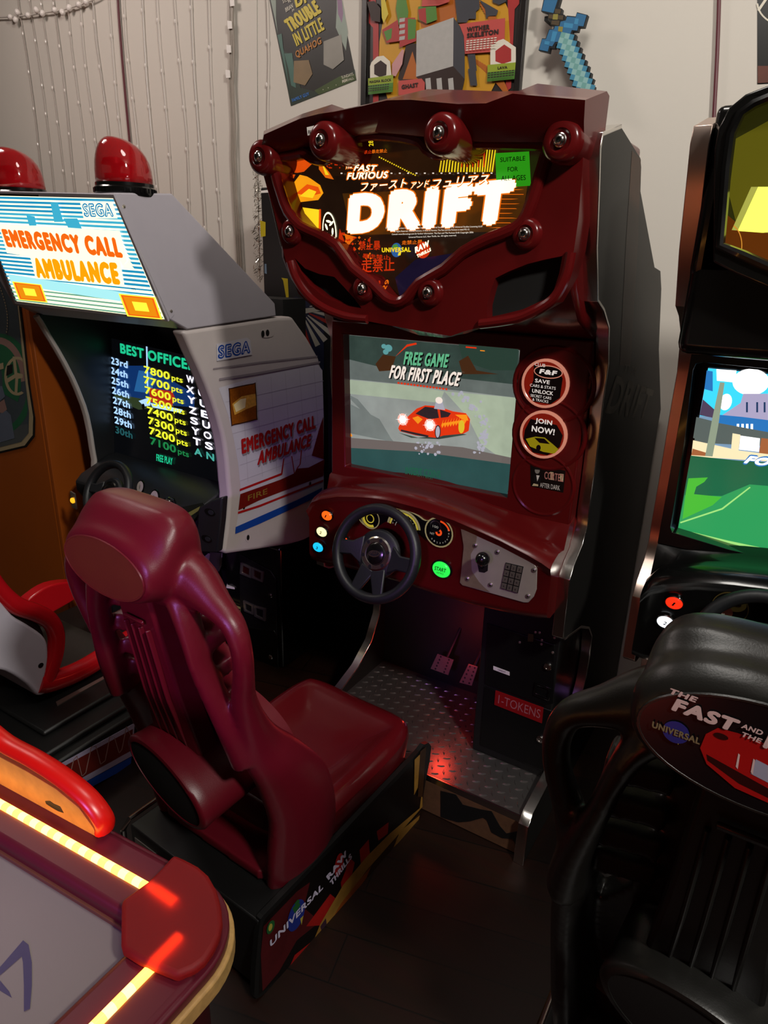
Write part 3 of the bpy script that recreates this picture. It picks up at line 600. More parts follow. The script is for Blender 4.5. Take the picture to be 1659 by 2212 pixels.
FB = PY(1.500); BRD = mat('particle_board', '5a3a22', rough=.85, noise=.35, nscale=60)
mm = MB(); mm.box((-1.175, 1.500, .004), (-.433, 1.52, .117), BRD)
mm.poly(FB, [(952,1708),(985,1716),(1000,1738),(1038,1748),(1062,1752),(1080,1784),(1094,1800),(1136,1792),(1136,1812),(1128,1838),(1120,1836),(1108,1812),(1085,1810),(1062,1798),(1052,1772),(1044,1766),(1015,1774),(990,1776),(962,1768),(952,1764)], BLACKL, th=.0012)
mm.build('front_board', drift, smooth=0, label='bare particle board with torn black laminate')
# ================================================================ moulded racing seats
def make_seat(nm, loc, rotz, MS_, MCU, label, lift=0.0, dark=False, WG=1.0):
    ca, sa = math.cos(rotz), math.sin(rotz); lx, ly = loc
    T = lambda x, y, z: (lx+x*ca-y*sa, ly+x*sa+y*ca, z+lift)
    V = lambda x, y, z: Vector(T(x, y, z))
    YA = V(0, 1, 0)-V(0, 0, 0)
    root = thing(nm, (lx, ly+.35, 0), label, 'arcade seat')
    rm = [('REMESH', dict(mode='VOXEL', voxel_size=.0058, use_smooth_shade=True)), ('SMOOTH', dict(factor=.5, iterations=4))]
    m = MB()
    for s in (-1, 1):
        out = smooth_px([(WG*x_, *q_) for x_, *q_ in [(.178,.20,.235,.040,.115),(.190,.19,.33,.040,.115),(.203,.165,.46,.038,.095),(.203,.11,.58,.034,.070),(.196,.065,.66,.031,.052),(.200,.035,.735,.027,.036),(.212,.008,.815,.023,.026),(.231,-.008,.885,.020,.021),(.236,-.015,.94,.020,.021),(.222,-.016,.985,.021,.024),(.182,-.014,1.012,.028,.030),(.12,-.01,1.04,.05,.045),(.05,-.02,1.06,.05,.05)]], False, 4)
        inn = smooth_px([(.09,-.018,1.035,.034,.036),(.128,-.032,.99,.022,.030),(.150,-.032,.93,.017,.028),(.163,-.027,.87,.0165,.027),(.180,-.012,.80,.021,.028),(.194,.008,.735,.026,.034),(.204,.045,.65,.032,.05)], False, 4)
        for path in (out, inn): m.tube([V(s*p[0], p[1], p[2]) for p in path], [(p[3], p[4]) for p in path], MS_, 14, ref=YA)
        for z, y in ((.912, .020), (.842, .034), (.772, .050), (.708, .066)):       # slat blocks between arm and centre panel
            m.prism([V(s*.085, y-.012, z-.022), V(s*.172, y-.034, z-.016), V(s*.172, y-.028, z+.020), V(s*.085, y-.006, z+.014)], V(0, .05, .010)-V(0, 0, 0), MS_)
    # centre panel
    R = []
    for z, y, w in ((.36, .175, .19), (.52, .125, .185), (.64, .090, .12), (.8, .055, .098), (.95, .028, .095), (1.04, .01, .10)):
        R.append([V(-w, y, z), V(w, y, z), V(w, y+.045, z+.01), V(-w, y+.045, z+.01)])
    m.loft(R, MS_)
    # head block: soft oval sections growing forwards
    R = []
    def oval(hw, hh, cz, y, e=2.6, n=40):
        P = []
        for i in range(n):
            t = 2*math.pi*i/n; c, q = math.cos(t), math.sin(t); P.append(V(hw*math.copysign(abs(c)**(2/e), c), y, cz+hh*math.copysign(abs(q)**(2/e), q)))
        return P
    oz = .014 if dark else 0; oh = .008 if dark else 0
    ow = .008 if dark else 0
    for hw, hh, cz, y, e in ((.122+ow,.056+oh,1.060+oz,-.104,2.2),(.130+ow,.063+oh,1.062+oz,-.098,2.3),(.136+ow,.070+oh,1.066+oz,-.080,2.5),(.140,.084,1.076,-.058,3.0),(.139,.100,1.074,-.035,4.2),(.135,.106,1.068,-.010,5.0),(.132,.106,1.065,.012,4.6),(.116,.098,1.06,.03,3.4)): R.append(oval(hw, hh, cz, y, e))
    m.loft(R, MS_)
    # base flange
    m.prism([V(*p) for p in ((-.165,.085,.235),(.165,.085,.235),(.20,.13,.235),(.215,.40,.235),(-.215,.40,.235),(-.20,.13,.235))], V(0, 0, .03)-V(0, 0, 0), MS_)
    m.build('backrest', root, mods=rm)
    # ribbed spine
    m = MB(); R = []
    for z, y, w in ((.50, .035, .088), (.56, .022, .083), (.75, -.015, .067), (.93, -.045, .058), (1.02, -.06, .054)):
        R.append([V(-w, y+.05, z), V(-w, y+.006, z), V(-w+.006, y, z), V(w-.006, y, z), V(w, y+.006, z), V(w, y+.05, z)])
    m.loft(R, MS_)
    for k in range(4):
        x = -.026+k*.023-.008
        P = [(x*1.25-.004, .0255, .575), (x*1.1-.003, -.017, .74), (x-.003, -.046, .915)]
        m.loft([[V(px_-.0048, py_+.004, pz_), V(px_-.0022, py_-.0065, pz_), V(px_+.0022, py_-.0065, pz_), V(px_+.0048, py_+.004, pz_)] for px_, py_, pz_ in P], MS_)
    m.loft([[V(-.030, -.05+q*0, .93), V(-.030, -.054, .925), V(.03, -.054, .925), V(.03, -.05, .93)] for q in (0, 1)][:1]+[[V(-.030, -.052, .938), V(-.030, -.057, .934), V(.03, -.057, .934), V(.03, -.052, .938)]], MS_)
    m.build('spine', root, smooth=40, bevel=.003)
    # oval head panel
    yaw = -math.radians(5)
    o = V(0, -.1045, 1.060+oz); ux = V(1, 0, 0)-V(0, 0, 0); hp = Pl(o, ux, (0, 0, 1))
    m = MB(); m.ell(hp, o, .119+ow, .054+oh, mat('head_panel_dark', '120f12', rough=.25, noise=.05) if dark else MS_, off=0, th=.0015, n=48)
    if dark: decorate_head(m, hp)
    m.tube([o+hp.u*math.cos(q)*(.1205+ow)+hp.v*math.sin(q)*(.0555+oh) for q in [2*math.pi*i/48 for i in range(48)]], .0024, MS_, 6, True, ref=(0, 1, 0))
    m.build('head_panel', root, smooth=40)
    # round speaker drum
    dx = Vector((math.cos(rotz+yaw), math.sin(rotz+yaw), 0)); dn = Vector((dx.y, -dx.x, 0)); dn = (dn+Vector((0, 0, -.10))).normalized()
    dc = V(.012, -.035, .525+(.025 if dark else 0)); up = (dx+Vector((0, 0, -.22))).normalized()
    m = MB(); m.lathe(dc, -dn, [(.120, .0), (.131, .002), (.135, .008), (.133, .03), (.130, .18), (.125, .27)], MS_, 48, (False, True), ru=1.06, rv=.60, up=up)
    m.lathe(dc, -dn, [(.120, .0), (.120, .012)], MS_, 48, (False, False), ru=1.06, rv=.585, up=up)
    d = m.build('speaker_drum', root, smooth=50)
    m = MB(); m.lathe(dc-dn*.004, dn, [(.121, 0), (.121, .002), (.09, .0035), (.001, .004)], MESHB, 40, ru=1.06, rv=.60, up=up); m.build('speaker_grille', d, smooth=60)
    # seat cushion
    m = MB(); NX, NY = 26, 30; vs = []
    for j in range(NY+1):
        for i in range(NX+1):
            u, v = -1+2*i/NX, -1+2*j/NY
            fx = u*math.sqrt(max(0, 1-(abs(v)**5)*.28)); fy = v*math.sqrt(max(0, 1-(abs(u)**5)*.22))
            e = max(abs(u), abs(v)); r = max(0, (e-.84)/.16)
            h = .300+.026*max(0, min(1, (e-.3)/.5))**2+.010*(abs(u)**2)
            h -= .030*r*r; h += .012*max(0, v)
            vs.append(V(fx*.222, .43+fy*.275, h))
    fs = [(j*(NX+1)+i, j*(NX+1)+i+1, (j+1)*(NX+1)+i+1, (j+1)*(NX+1)+i) for j in range(NY) for i in range(NX)]
    m.add(vs, fs, MCU)
    bd = [i for i in range(NX+1)]+[(j+1)*(NX+1)+NX for j in range(NY)]+[NY*(NX+1)+NX-1-i for i in range(NX)]+[(NY-1-j)*(NX+1) for j in range(NY-1)]
    r0 = [Vector(vs[i]) for i in bd]; c0 = V(0, .43, 0)
    r1 = [Vector((c0.x+(p.x-c0.x)*1.012, c0.y+(p.y-c0.y)*1.012, p.z-.018)) for p in r0]; r2 = [Vector((c0.x+(p.x-c0.x)*.985, c0.y+(p.y-c0.y)*.985, .236+lift)) for p in r0]
    m.loft([r0, r1, r2], MCU, True, (False, True)); m.build('seat_cushion', root, smooth=75)
    return root, T, V
ART = mat('art_black_print', '0d0807', rough=.3, noise=.3, nscale=9); ARED = mat('art_red', 'a51815', rough=.35, noise=.35, nscale=14); AMAR = mat('art_dark_red', '4c1014', rough=.35, noise=.4, nscale=20); AGOLD = mat('art_gold', 'a07430', rough=.35, noise=.5, nscale=22); ABRN = mat('art_brown', '3c2412', rough=.35, noise=.5, nscale=25); AOR = mat('art_orange', '9a4c14', rough=.35, noise=.4, nscale=14)
WLAV = mat('art_lavender_white', 'cdc4dc', rough=.4, noise=0); ABLU = mat('art_globe_blue', '1f2f86', rough=.35, noise=.2); AGRN = mat('art_green', '1d5a2a', rough=.4, noise=.1); AYEL = mat('art_yellow', 'b0a040', rough=.4, noise=.1); AREDL = mat('art_bright_red', 'a51a18', rough=.4, noise=.1)
def decorate_head(m, hp):
    k = [.0022]
    RC = mat('car_print_red', 'b01414', rough=.35, noise=.15); RD_ = mat('car_print_dark', '2a0606', rough=.4, noise=.1); PKW = mat('print_pale_pink', 'e8c8c8', rough=.4, noise=0); TAN = mat('print_tan', '8a7a5a', noise=0)
    def a(pts, mt): k[0] += .0001; m.flat(hp, pts, mt, off=k[0])
    def uvp(x, y): return hp.uv(x*1.18-.034, y*1.2+.004)
    a([uvp(*p) for p in [(-.022,.004),(-.014,.014),(.01,.016),(.07,.006),(.092,-.004),(.085,-.03),(.05,-.044),(.01,-.040),(-.016,-.026),(-.024,-.012)]], RC)
    a([uvp(*p) for p in [(-.018,-.016),(.05,-.032),(.085,-.03),(.05,-.04),(.012,-.034),(-.016,-.022)]], RD_)
    m.ell(hp, uvp(-.010, .007), .007, .0035, RD_, off=k[0]+.0002, th=.0002)
    a([uvp(*p) for p in [(.020,-.004),(.040,-.008),(.040,-.024),(.019,-.020)]], mat('licence_plate_print', 'a8a8c0', noise=.1))
    for i in range(10): x = .006+i*.006+(.022 if i > 2 else 0); a([uvp(x, -.004), uvp(x+.0016, -.005), uvp(x+.0026, -.020), uvp(x+.0006, -.018)], PKW) if i % 2 == 0 else None
    k[0] += .0004
    m.ell(hp, uvp(-.046, -.004), .0135, .0135, ABLU, off=k[0], th=.0002); a([uvp(-.046, -.010), uvp(-.040, -.008), uvp(-.042, -.016)], AYEL)
    m.text('UNIVERSAL', hp, uvp(-.067, -.007), uvp(-.025, -.008), uvp(-.067, .000), TAN, bold=.04, off=k[0]+.0006)
    m.text('THE', hp, uvp(-.058, .033), uvp(-.034, .032), uvp(-.058, .039), PKW, bold=.05, shear=.2, off=k[0])
    m.text('FAST', hp, uvp(-.054, .017), uvp(.002, .015), uvp(-.054, .031), PKW, bold=.06, shear=.2, off=k[0])
    m.text('AND', hp, uvp(.003, .022), uvp(.020, .021), uvp(.003, .027), PKW, bold=.04, shear=.2, off=k[0]); m.text('THE', hp, uvp(.005, .014), uvp(.021, .013), uvp(.005, .019), PKW, bold=.04, shear=.2, off=k[0])
    m.text('FURIOUS', hp, uvp(.022, .010), uvp(.098, .004), uvp(.022, .027), PKW, bold=.06, shear=.2, off=k[0])
SEATCU = mat('maroon_seat_plastic', '5a0c13', rough=.26, coat=.3, noise=.05)
seat, ST, SV = make_seat('racing_chair', (-1.017, .80), math.radians(-3.5), MAROON_SEAT, SEATCU, 'dark red moulded plastic racing seat on a black box facing the DRIFT cabinet', WG=1.1)
# --- pedestal box of the red seat
m = MB(); m.box((-.222, .012, .012), (.236, .648, .232), BLACKL, SV)
m.build('base_box', seat, bevel=.004)
m = MB(); m.box((-.222, .56, .005), (.240, .648, .105), BLACKL, SV)
m.build('connecting_tunnel', seat, bevel=.003)
SPL_ = Pl(SV(.2385, 0, 0), SV(0, 1, 0)-SV(0, 0, 0), (0, 0, 1))
edge = [(568,1977),(742,1795),(905,1622),(915,1608),(925,1604),(931,1612),(928,1640),(918,1690),(909,1745),(840,1850),(760,1950),(700,2035),(665,2085),(655,2120),(648,2166),(640,2170),(635,2160),(640,2120),(632,2108),(620,2108),(600,2120),(580,2138),(562,2152),(553,2157),(548,2150),(550,2100),(557,2020),(562,1985)]
m = MB(); m.poly(SPL_, edge, BLACKL, off=-.012, th=.0135)
k = [.0018]
def a(pts, mt): k[0] += .0001; m.flat(SPL_, pts, mt, off=k[0])
a([(573,1983),(745,1803),(905,1634),(924,1612),(921,1650),(911,1740),(760,1945),(665,2078),(652,2112),(640,2108),(620,2104),(600,2112),(566,2142),(558,2148),(562,2060),(566,2000)], ART)
a([(568,2000),(640,1925),(668,1905),(655,1960),(690,1990),(640,2030),(600,2100),(566,2140),(562,2060)], AMAR)
a([(660,2000),(712,1930),(730,1945),(690,1998)], ARED); a([(735,1905),(745,1880),(752,1850),(765,1862),(752,1920),(738,1935)], ARED)
a([(617,2105),(635,2062),(670,2034),(664,2070),(652,2100),(640,2108)], ARED); a([(775,1835),(795,1812),(798,1850),(778,1866)], ARED); a([(812,1795),(838,1775),(836,1800),(816,1815)], ARED)
a([(657,2098),(664,2060),(690,1995),(740,1910),(790,1850),(840,1800),(905,1745),(911,1700),(911,1742),(850,1812),(790,1880),(730,1960),(690,2040),(672,2095),(662,2104)], AGOLD)
a([(672,2088),(690,2040),(735,1958),(792,1880),(850,1812),(908,1752),(860,1830),(770,1940),(705,2028)], ABRN)
a([(702,2030),(730,1990),(770,1940),(800,1895),(810,1880),(800,1910),(760,1960)], AGOLD); a([(710,1995),(735,1950),(770,1905),(800,1870),(790,1895),(745,1955)], AOR)
a([(690,2000),(702,1982),(712,2052),(702,2045)], mat('art_dull_violet', '3a2030', noise=.4)); a([(848,1830),(862,1795),(905,1760),(900,1780)], AGOLD)
m.ell(SPL_, (790,1962), .018, .030, INK, off=k[0]+.0002, th=.0003); m.ell(SPL_, (790,1962), .012, .022, ABRN, off=k[0]+.0006, th=.0003); k[0] += .001
a([(893,1640),(905,1628),(900,1700),(892,1716)], AGOLD); a([(905,1622),(918,1612),(910,1720),(900,1720)], ABRN)
m.ell(SPL_, (637,1975), .030, .043, ABLU, off=k[0]+.0002, th=.0003); k[0] += .0006
a([(628,1960),(640,1945),(646,1952),(634,1972)], AGRN); a([(645,1982),(652,1975),(648,1996)], AYEL); a([(632,1950),(640,1940),(645,1944),(636,1952)], AGRN)
m.text('UNIVERSAL', SPL_, (580,2044), (694,1917), (579,2029), WLAV, bold=.035, off=k[0]+.0006)
m.ell(SPL_, (729,1866), .018, .036, AREDL, off=k[0]+.0002, th=.0003)
m.text('RAW', SPL_, (706,1899), (748,1842), (700,1891), WLAV, bold=.06, off=k[0]+.0008); m.text('THRILLS', SPL_, (712,1912), (757,1850), (708,1902), WLAV, bold=.05, off=k[0]+.0008)
m.ell(SPL_, (581,2000), .0125, .017, AGRN, off=k[0]+.0002, th=.0003); m.ell(SPL_, (580,2000), .006, .010, AYEL, off=k[0]+.0008, th=.0003)
m.build('side_artwork', seat, smooth=0, label='black and red side panel with UNIVERSAL and RAW THRILLS lettering')
m = MB(); m.tube([SV(-.235, -.0, .215), SV(-.235, .02, .236), SV(-.235, .62, .236)], (.006, .008), CHROME, 8); m.tube([SV(-.235, -.0, .215), SV(-.235, -.004, .01)], (.006, .008), CHROME, 8); m.build('edge_trim', seat)
m = MB(); m.prism([SV(-.205, .012, .12), SV(-.12, .012, .12), SV(-.12, .012, .20), SV(-.205, .012, .20)], SV(0, -.002, 0)-SV(0, 0, 0), STEEL); m.build('bracket_plate', seat)

BSEAT = mat('black_moulded_plastic', '1c1b19', rough=.34, noise=.1, bump=.08, bscale=400)
seat2, ST2, SV2 = make_seat('racing_chair', (.045, .80), 0.0, BSEAT, BSEAT, 'black moulded plastic racing seat with printed head panel in right foreground', lift=.055, dark=True, WG=1.0)
m = MB(); m.box((-.222, .012, -.04), (.222, .665, .19), BLACKL, SV2); m.build('base_box', seat2, bevel=.004)
m = MB(); m.tube([SV2(-.226, .0, -.02), SV2(-.226, .01, .204), SV2(-.226, .70, .204)], (.006, .008), CHROME, 8); m.build('edge_trim', seat2)
# ================================================================ white EMERGENCY CALL AMBULANCE cabinet
EX, EL = -1.60, -2.34
amb = thing('ambulance_arcade_cabinet', (-1.97, 1.8, 0), 'white arcade cabinet with lit EMERGENCY CALL AMBULANCE sign and two red beacons on top', 'arcade machine')
CREAM = mat('cream_moulded_plastic', 'bdb3b0', rough=.4, noise=.05); GREYW = mat('pale_grey_steel', 'aca6ae', rough=.42, noise=.04); DARKG = mat('dark_grey_plastic', '1c1d20', rough=.4, noise=.15)
ES = PX(EX)
# sign box
box = [(245,416),(372,418),(594,655),(597,683),(405,712),(370,692),(361,691)]
m = MB(); P = [ES.at(p) for p in box]; m.prism(P, (EL-.02-EX, 0, 0), GREYW); m.build('sign_box', amb, bevel=.004)
m = MB(); m.poly(ES, [(248,420),(261,418),(376,680),(367,690)], GREYW, off=.0, th=.0015); sp_ = m.build('sign_box_flange', amb, bevel=.0005)
for c in [(267,446),(369,672)]: mm = MB(); mm.lathe(ES.at(c)+ES.n*.0015, ES.n, [(.005, 0), (.004, .002), (.001, .003)], STEEL, 12); mm.build('screw', sp_)
A0 = ES.at((245,428)); B0 = ES.at((360,690))
EM = Pl(A0+Vector((0, -.0025, -.0012)), (1, 0, 0), A0-B0)
PALE = glow('lit_pale_yellow', 'fdf8c8', 1.5); CY = glow('lit_cyan', 'a4e4e8', 1.15); BLU = glow('lit_blue', '1f96c4', .95); BLU2 = glow('lit_mid_blue', '3fb0d0', 1.0); BLD = glow('lit_sega_blue', '1a86c0', .95)
OR1 = glow('lit_orange_red', 'ee6410', 1.1); OR2 = glow('lit_orange', 'ff9c08', 1.15); OR3 = glow('lit_amber', 'f09010', 1.0)
m = MB(); lit = [(-52,421),(246,428),(357,689),(37,650)]; m.poly(EM, lit, PALE, off=0, th=.001); k = [.0014]
def a(pts, mt): k[0] += .0001; m.flat(EM, pts, mt, off=k[0])
Lt, Rt, Rb, Lb = [Vector((*p, 0)) for p in lit]
for i in range(27):
    t = (i+.5)/27; w = .0105 if t < .75 else .007
    g = lambda s, q: tuple(((Lt*(1-s)+Rt*s)*(1-q)+(Lb*(1-s)+Rb*s)*q)[:2])
    c = BLU if t < .16 or .52 < t < .8 else (BLU2 if t < .84 else mat('lit_teal_line', '6fae96', rough=.3, em=.9))
    if .30 < t < .60:                                     # lettering area is blank in the middle
        a([g(0, t-w), g(.22, t-w), g(.24, t+w), g(0, t+w)], c); a([g(.93, t-w), g(1, t-w), g(1, t+w), g(.94, t+w)], c)
    else: a([g(0, t-w), g(1, t-w), g(1, t+w), g(0, t+w)], c)
for q in ([(112,436),(128,436),(140,478),(120,478)], [(60,464),(78,466),(82,486),(66,486)], [(140,470),(170,470),(180,492),(150,490)]): a(q, BLU2)
a([(20,590),(335,640),(345,662),(28,612)], CY)
a([(0,482),(262,497),(277,562),(268,572),(262,560),(272,618),(80,600),(68,552),(18,545)], PALE)
a([(176,434),(246,434),(257,470),(184,470)], PALE); m.text('SEGA', EM, (186,467), (250,467), (180,437), BLD, bold=.07, off=k[0]+.0006, trk=1.2); m.text('SEGA', EM, (189,464), (247,464), (183,440), PALE, bold=-.012, off=k[0]+.001, trk=1.3)
m.text('EMERGENCY CALL', EM, (19,532), (270,556), (5,492), OR1, bold=.07, off=k[0]+.0004); m.text('AMBULANCE', EM, (84,599), (264,614), (71,554), OR2, bold=.07, off=k[0]+.0004); m.text('TM', EM, (287,624), (296,625), (286,620), INK, off=k[0]+.0004)
for q in ([(29,606),(92,613),(106,652),(44,646)], [(259,632),(338,640),(354,688),(278,681)]):
    a(q, glow('lit_yellow', 'ffe23a', 1.3)); c = [sum(x[0] for x in q)/4, sum(x[1] for x in q)/4]; g = lambda s: [(c[0]+(x-c[0])*s, c[1]+(y-c[1])*s) for x, y in q]; a(g(.9), OR1); a(g(.78), OR3); a(g(.4), glow('lit_yellow', 'ffe23a', 1.3))
m.build('sign_panel', amb, smooth=0, label='lit sign panel reading EMERGENCY CALL AMBULANCE')
m = MB(); m.poly(EM, [(-56,412),(247,419),(365,694),(34,656)], GREYW, off=-.004, th=.007, holes=[lit]); m.build('sign_frame', amb, bevel=.0015)
# beacons
BR = mat('red_beacon_lens', 'b00c16', rough=.05, noise=0, alpha=.6, coat=.5); BRI = mat('beacon_reflector', 'a8181c', rough=.25, metal=.8)
for cx in (271, 42):
    zt = ES.at((245,416)).z+.005; c = PZ(zt).at((cx, 414)); c = Vector((c.x, min(max(c.y, A0.y+.075), A0.y+.13), zt)) if False else PY(A0.y+.10).at((cx, 411)); c.z = zt
    mm = MB(); mm.lathe(c, (0, 0, 1), [(.078, -.006), (.080, .0), (.080, .014), (.076, .018), (.076, .026)], BLACK, 36)
    for i in range(36):
        t = 2*math.pi*i/36; d = Vector((math.cos(t), math.sin(t), 0)); e = Vector((-d.y, d.x, 0)); mm.prism([c+d*.078+e*.002+Vector((0, 0, .002)), c+d*.082+e*.002+Vector((0, 0, .002)), c+d*.082-e*.002+Vector((0, 0, .002)), c+d*.078-e*.002+Vector((0, 0, .002))], (0, 0, .011), BLACK)
    b = mm.build('beacon', amb)
    R = []; N = 36
    for hh in [0, .018, .036, .054, .07, .084, .095, .104, .110, .1135]:
        r = .074*math.sqrt(max(.0, 1-(hh/.114)**2.9)); sh = Vector((-.14, -.45, 0))*(.074-r)*.85; R.append([c+sh+Vector((math.cos(2*math.pi*i/N)*r, math.sin(2*math.pi*i/N)*r, .024+hh)) for i in range(N)])
    mm = MB(); mm.loft(R, BR, True, (False, True)); d = mm.build('beacon_dome', b, smooth=80)
    d.modifiers.new('solid', 'SOLIDIFY').thickness = .003
    mm = MB(); mm.lathe(c+Vector((-.008, -.018, .024)), (0, 0, 1), [(.03, 0), (.03, .025), (.012, .028), (.012, .045), (.036, .048), (.030, .062), (.01, .066)], BRI, 24); mm.build('beacon_lamp', b)
# right hand moulded side
front = [(394,716),(402,730),(417,765),(433,800),(446,831),(460,868),(469,896),(480,936),(485,961),(490,1000),(493,1040),(496,1069),(494,1100),(490,1145),(484,1185),(483,1193),(490,1197)]
side = front+[(560,1187),(640,1174),(700,1164),(700,900),(696,800),(689,773),(664,729),(632,684),(597,685),(405,713)]
F3 = [ES.at(p) for p in front]
m = MB(); P = [ES.at(p) for p in side]; m.prism(P, (-.055, 0, 0), CREAM); sd = m.build('side_moulding', amb, bevel=.012, seg=4)
PRN = mat('side_print_white', 'c4c0c8', rough=.35, noise=.04); RDP = mat('print_red', 'a81818', rough=.35, noise=.08); DRP = mat('print_dark_red', '6e1610', rough=.35, noise=.25, nscale=60); BLP = mat('print_blue', '16429a', rough=.35, noise=.08); GRY = mat('print_grid', 'b0aab2', noise=0); SHP = mat('print_grey_echo', '8a8084', noise=0)
m = MB(); k = [.0006]
def a(pts, mt): k[0] += .0001; m.flat(ES, pts, mt, off=k[0])
a([(472,838),(560,812),(686,787),(696,800),(699,900),(699,1068),(600,1106),(508,1152),(516,1098),(519,1050),(514,1000),(505,950),(492,895)], PRN)
for i in range(6): x = 522+i*31; a([(x, 828-i*7.5), (x+.9, 828-i*7.5), (x+14, 1040-i*11), (x+13, 1040-i*11)], GRY)
for i in range(7): y = 868+i*34; a([(486+min(i, 4)*8, y), (698, y-46-i*4), (698, y-45-i*4), (486+min(i, 4)*8, y+1)], GRY)
a([(517,1056),(608,1021),(608,1026),(517,1061)], RDP); a([(606,1024),(611,990),(613,990),(609,1025)], RDP)
for q in ([(629,985),(635,1024)], [(635,1024),(642,1009)], [(642,1009),(647,1003)], [(647,1003),(650,972)]): (x0, y0), (x1, y1) = q; a([(x0-.9, y0), (x0+.9, y0), (x1+.9, y1), (x1-.9, y1)], RDP)
a([(518,1067),(604,1036),(635,1022),(640,1012),(665,1010),(700,992),(697,1028),(640,1049),(560,1080),(514,1102)], DRP)
a([(513,1105),(560,1090),(697,1036),(697,1040),(560,1095),(513,1110)], RDP)
a([(508,1138),(560,1115),(640,1080),(695,1053),(692,1068),(640,1094),(560,1131),(507,1153)], BLP)
a([(672,984),(690,920),(697,900),(698,992)], DRP)
m.text('FIRE', ES, (534,1082), (576,1066), (534,1070), mat('print_gold', '8a6a2a', noise=0), bold=.01, off=k[0]+.0004)
m.text('EMERGENCY CALL', ES, (523,985), (682,929), (521,952), SHP, bold=.045, off=k[0]+.0004); m.text('AMBULANCE', ES, (556,1009), (670,968), (559,978), SHP, bold=.045, off=k[0]+.0004)
m.text('EMERGENCY CALL', ES, (521,981), (680,925), (519,948), RDP, bold=.045, off=k[0]+.001); m.text('AMBULANCE', ES, (554,1005), (668,964), (557,974), RDP, bold=.045, off=k[0]+.001)
a([(466,743),(532,729),(539,734),(543,766),(467,780)], PRN); m.text('SEGA', ES, (469,776), (539,763), (469,746), BLP, bold=.075, off=k[0]+.0004, trk=1.2); m.text('SEGA', ES, (472,772), (536,760), (472,749), PRN, bold=-.012, off=k[0]+.001, trk=1.3)
a([(459,795),(560,781),(684,768),(684,770.5),(560,784),(459,798)], SHP); a([(472,817),(560,803),(690,780),(690,784),(560,808),(472,822)], SHP)
lamp = smooth_px([(493,845),(497,838),(545,828),(551,832),(554,900),(551,907),(504,918),(498,914)], True, 3); AMB = mat('lamp_print_amber', '8a4a10', rough=.3, noise=.5, nscale=120); AMB2 = mat('lamp_print_gold', 'd8a040', rough=.3, noise=.4, nscale=90); AMB3 = mat('lamp_print_pale', 'f4e4a8', rough=.3, noise=.1)
a(lamp, mat('lamp_print_edge', '3a1c08', noise=.1)); a([(523+(x-523)*.93, 873+(y-873)*.94) for x, y in lamp], AMB); a([(500,872),(520,856),(550,850),(552,875),(530,884),(505,896)], AMB2); a([(503,874),(518,862),(530,860),(528,880),(508,890)], AMB3)
for c, r in (((526,1095), .011), ((669,1045), .011), ((535,1161), .013)): m.ell(ES, c, r, r*1.25, CREAM, off=.001, th=.0008); m.ell(ES, c, r*.55, r*.8, INK, off=.002, th=.0004)
m.poly(ES, smooth_px([(563,716),(570,712),(588,711),(591,718),(587,727),(568,729)], True, 3), CREAM, off=.0006, th=.001); m.ell(ES, (567,721), .008, .011, INK, off=.0018, th=.0004); m.ell(ES, (577,719), .009, .011, INK, off=.0018, th=.0004)
m.build('side_print', sd, smooth=0)
# left hand side, its pale front edge
Lf = [Vector((EL+.03, p.y, p.z)) for p in F3]
m = MB(); pr = [(p.y, p.z) for p in F3]+[(1.60, 0.0), (2.1, 0.0), (2.1, 1.45), (1.50, 1.42)]
m.prism([(EL, y, z) for y, z in pr], (.028, 0, 0), DARKG); m.build('side_panel', amb, bevel=.004)
m = MB(); m.tube([p+Vector((-.014, 0, 0)) for p in Lf[:13]], (.015, .010), CREAM, 8); m.build('side_edge', amb)
# dark hood, screen
yb = 1.97
m = MB(); m.box((EL+.03, yb, .80), (EX-.05, 2.1, 1.46), BLACKM); m.box((EL+.03, 1.48, 1.405), (EX-.05, 1.85, 1.43), BLACKM); m.box((EL, 2.05, 0), (-1.92, 2.15, .60), BLACKM); m.box((EL, 2.05, .56), (EX-.056, 2.15, .85), BLACKM); m.build('rear_body', amb)
vdir = lambda p: ray(*p).normalized()
E1 = -vdir((-1498, 271)); E0 = PY(1.70).at((345, 860))
ESC = Pl(E0, E1, Vector((0, .10, 1)))
BKS = glow('crt_black', '0a0c10', .5); SKB = glow('crt_blue', '123a78', .7); SKB2 = glow('crt_blue_pale', '2a6aa8', .8); TG = glow('crt_green', '1fc890', 1.0); TY = glow('crt_yellow', 'e6ea30', 1.15); TW = glow('crt_white', 'f0ecff', 1.3); TB = glow('crt_pale_blue', 'a8d0ff', 1.2); TDG = glow('crt_dim_green', '1f8a4a', .8); TDB = glow('crt_dim_teal', '2a6a70', .6); RDS = glow('crt_red', 'b02418', .9); GRS = glow('crt_olive', '3a4a2c', .6)
m = MB(); m.poly(ESC, [(215,725),(485,787),(492,1045),(245,985)], BKS, off=-.004, th=.004); k = [.0004]
def a(pts, mt): k[0] += .0001; m.flat(ESC, pts, mt, off=k[0])
def T(t, bl, br, tl, mt, b=0): k[0] += .0001; m.text(t, ESC, bl, br, tl, mt, bold=b, off=k[0])
a([(258,790),(320,790),(385,830),(420,850),(420,880),(300,870),(248,855)], SKB); a([(300,800),(330,805),(330,850),(290,845)], SKB2); a([(246,850),(310,862),(350,880),(300,885),(250,862)], GRS)
a([(322,838),(372,845),(378,858),(372,878),(325,868)], RDS); a([(300,866),(325,858),(325,876),(312,878)], TB); a([(325,870),(372,880),(395,885),(390,892),(330,880)], TB); m.ell(ESC, (310,878), .009, .011, INK, off=k[0]+.0002, th=.0001); k[0] += .0004
a([(316,748),(319,749),(321,835),(318,834)], TB)
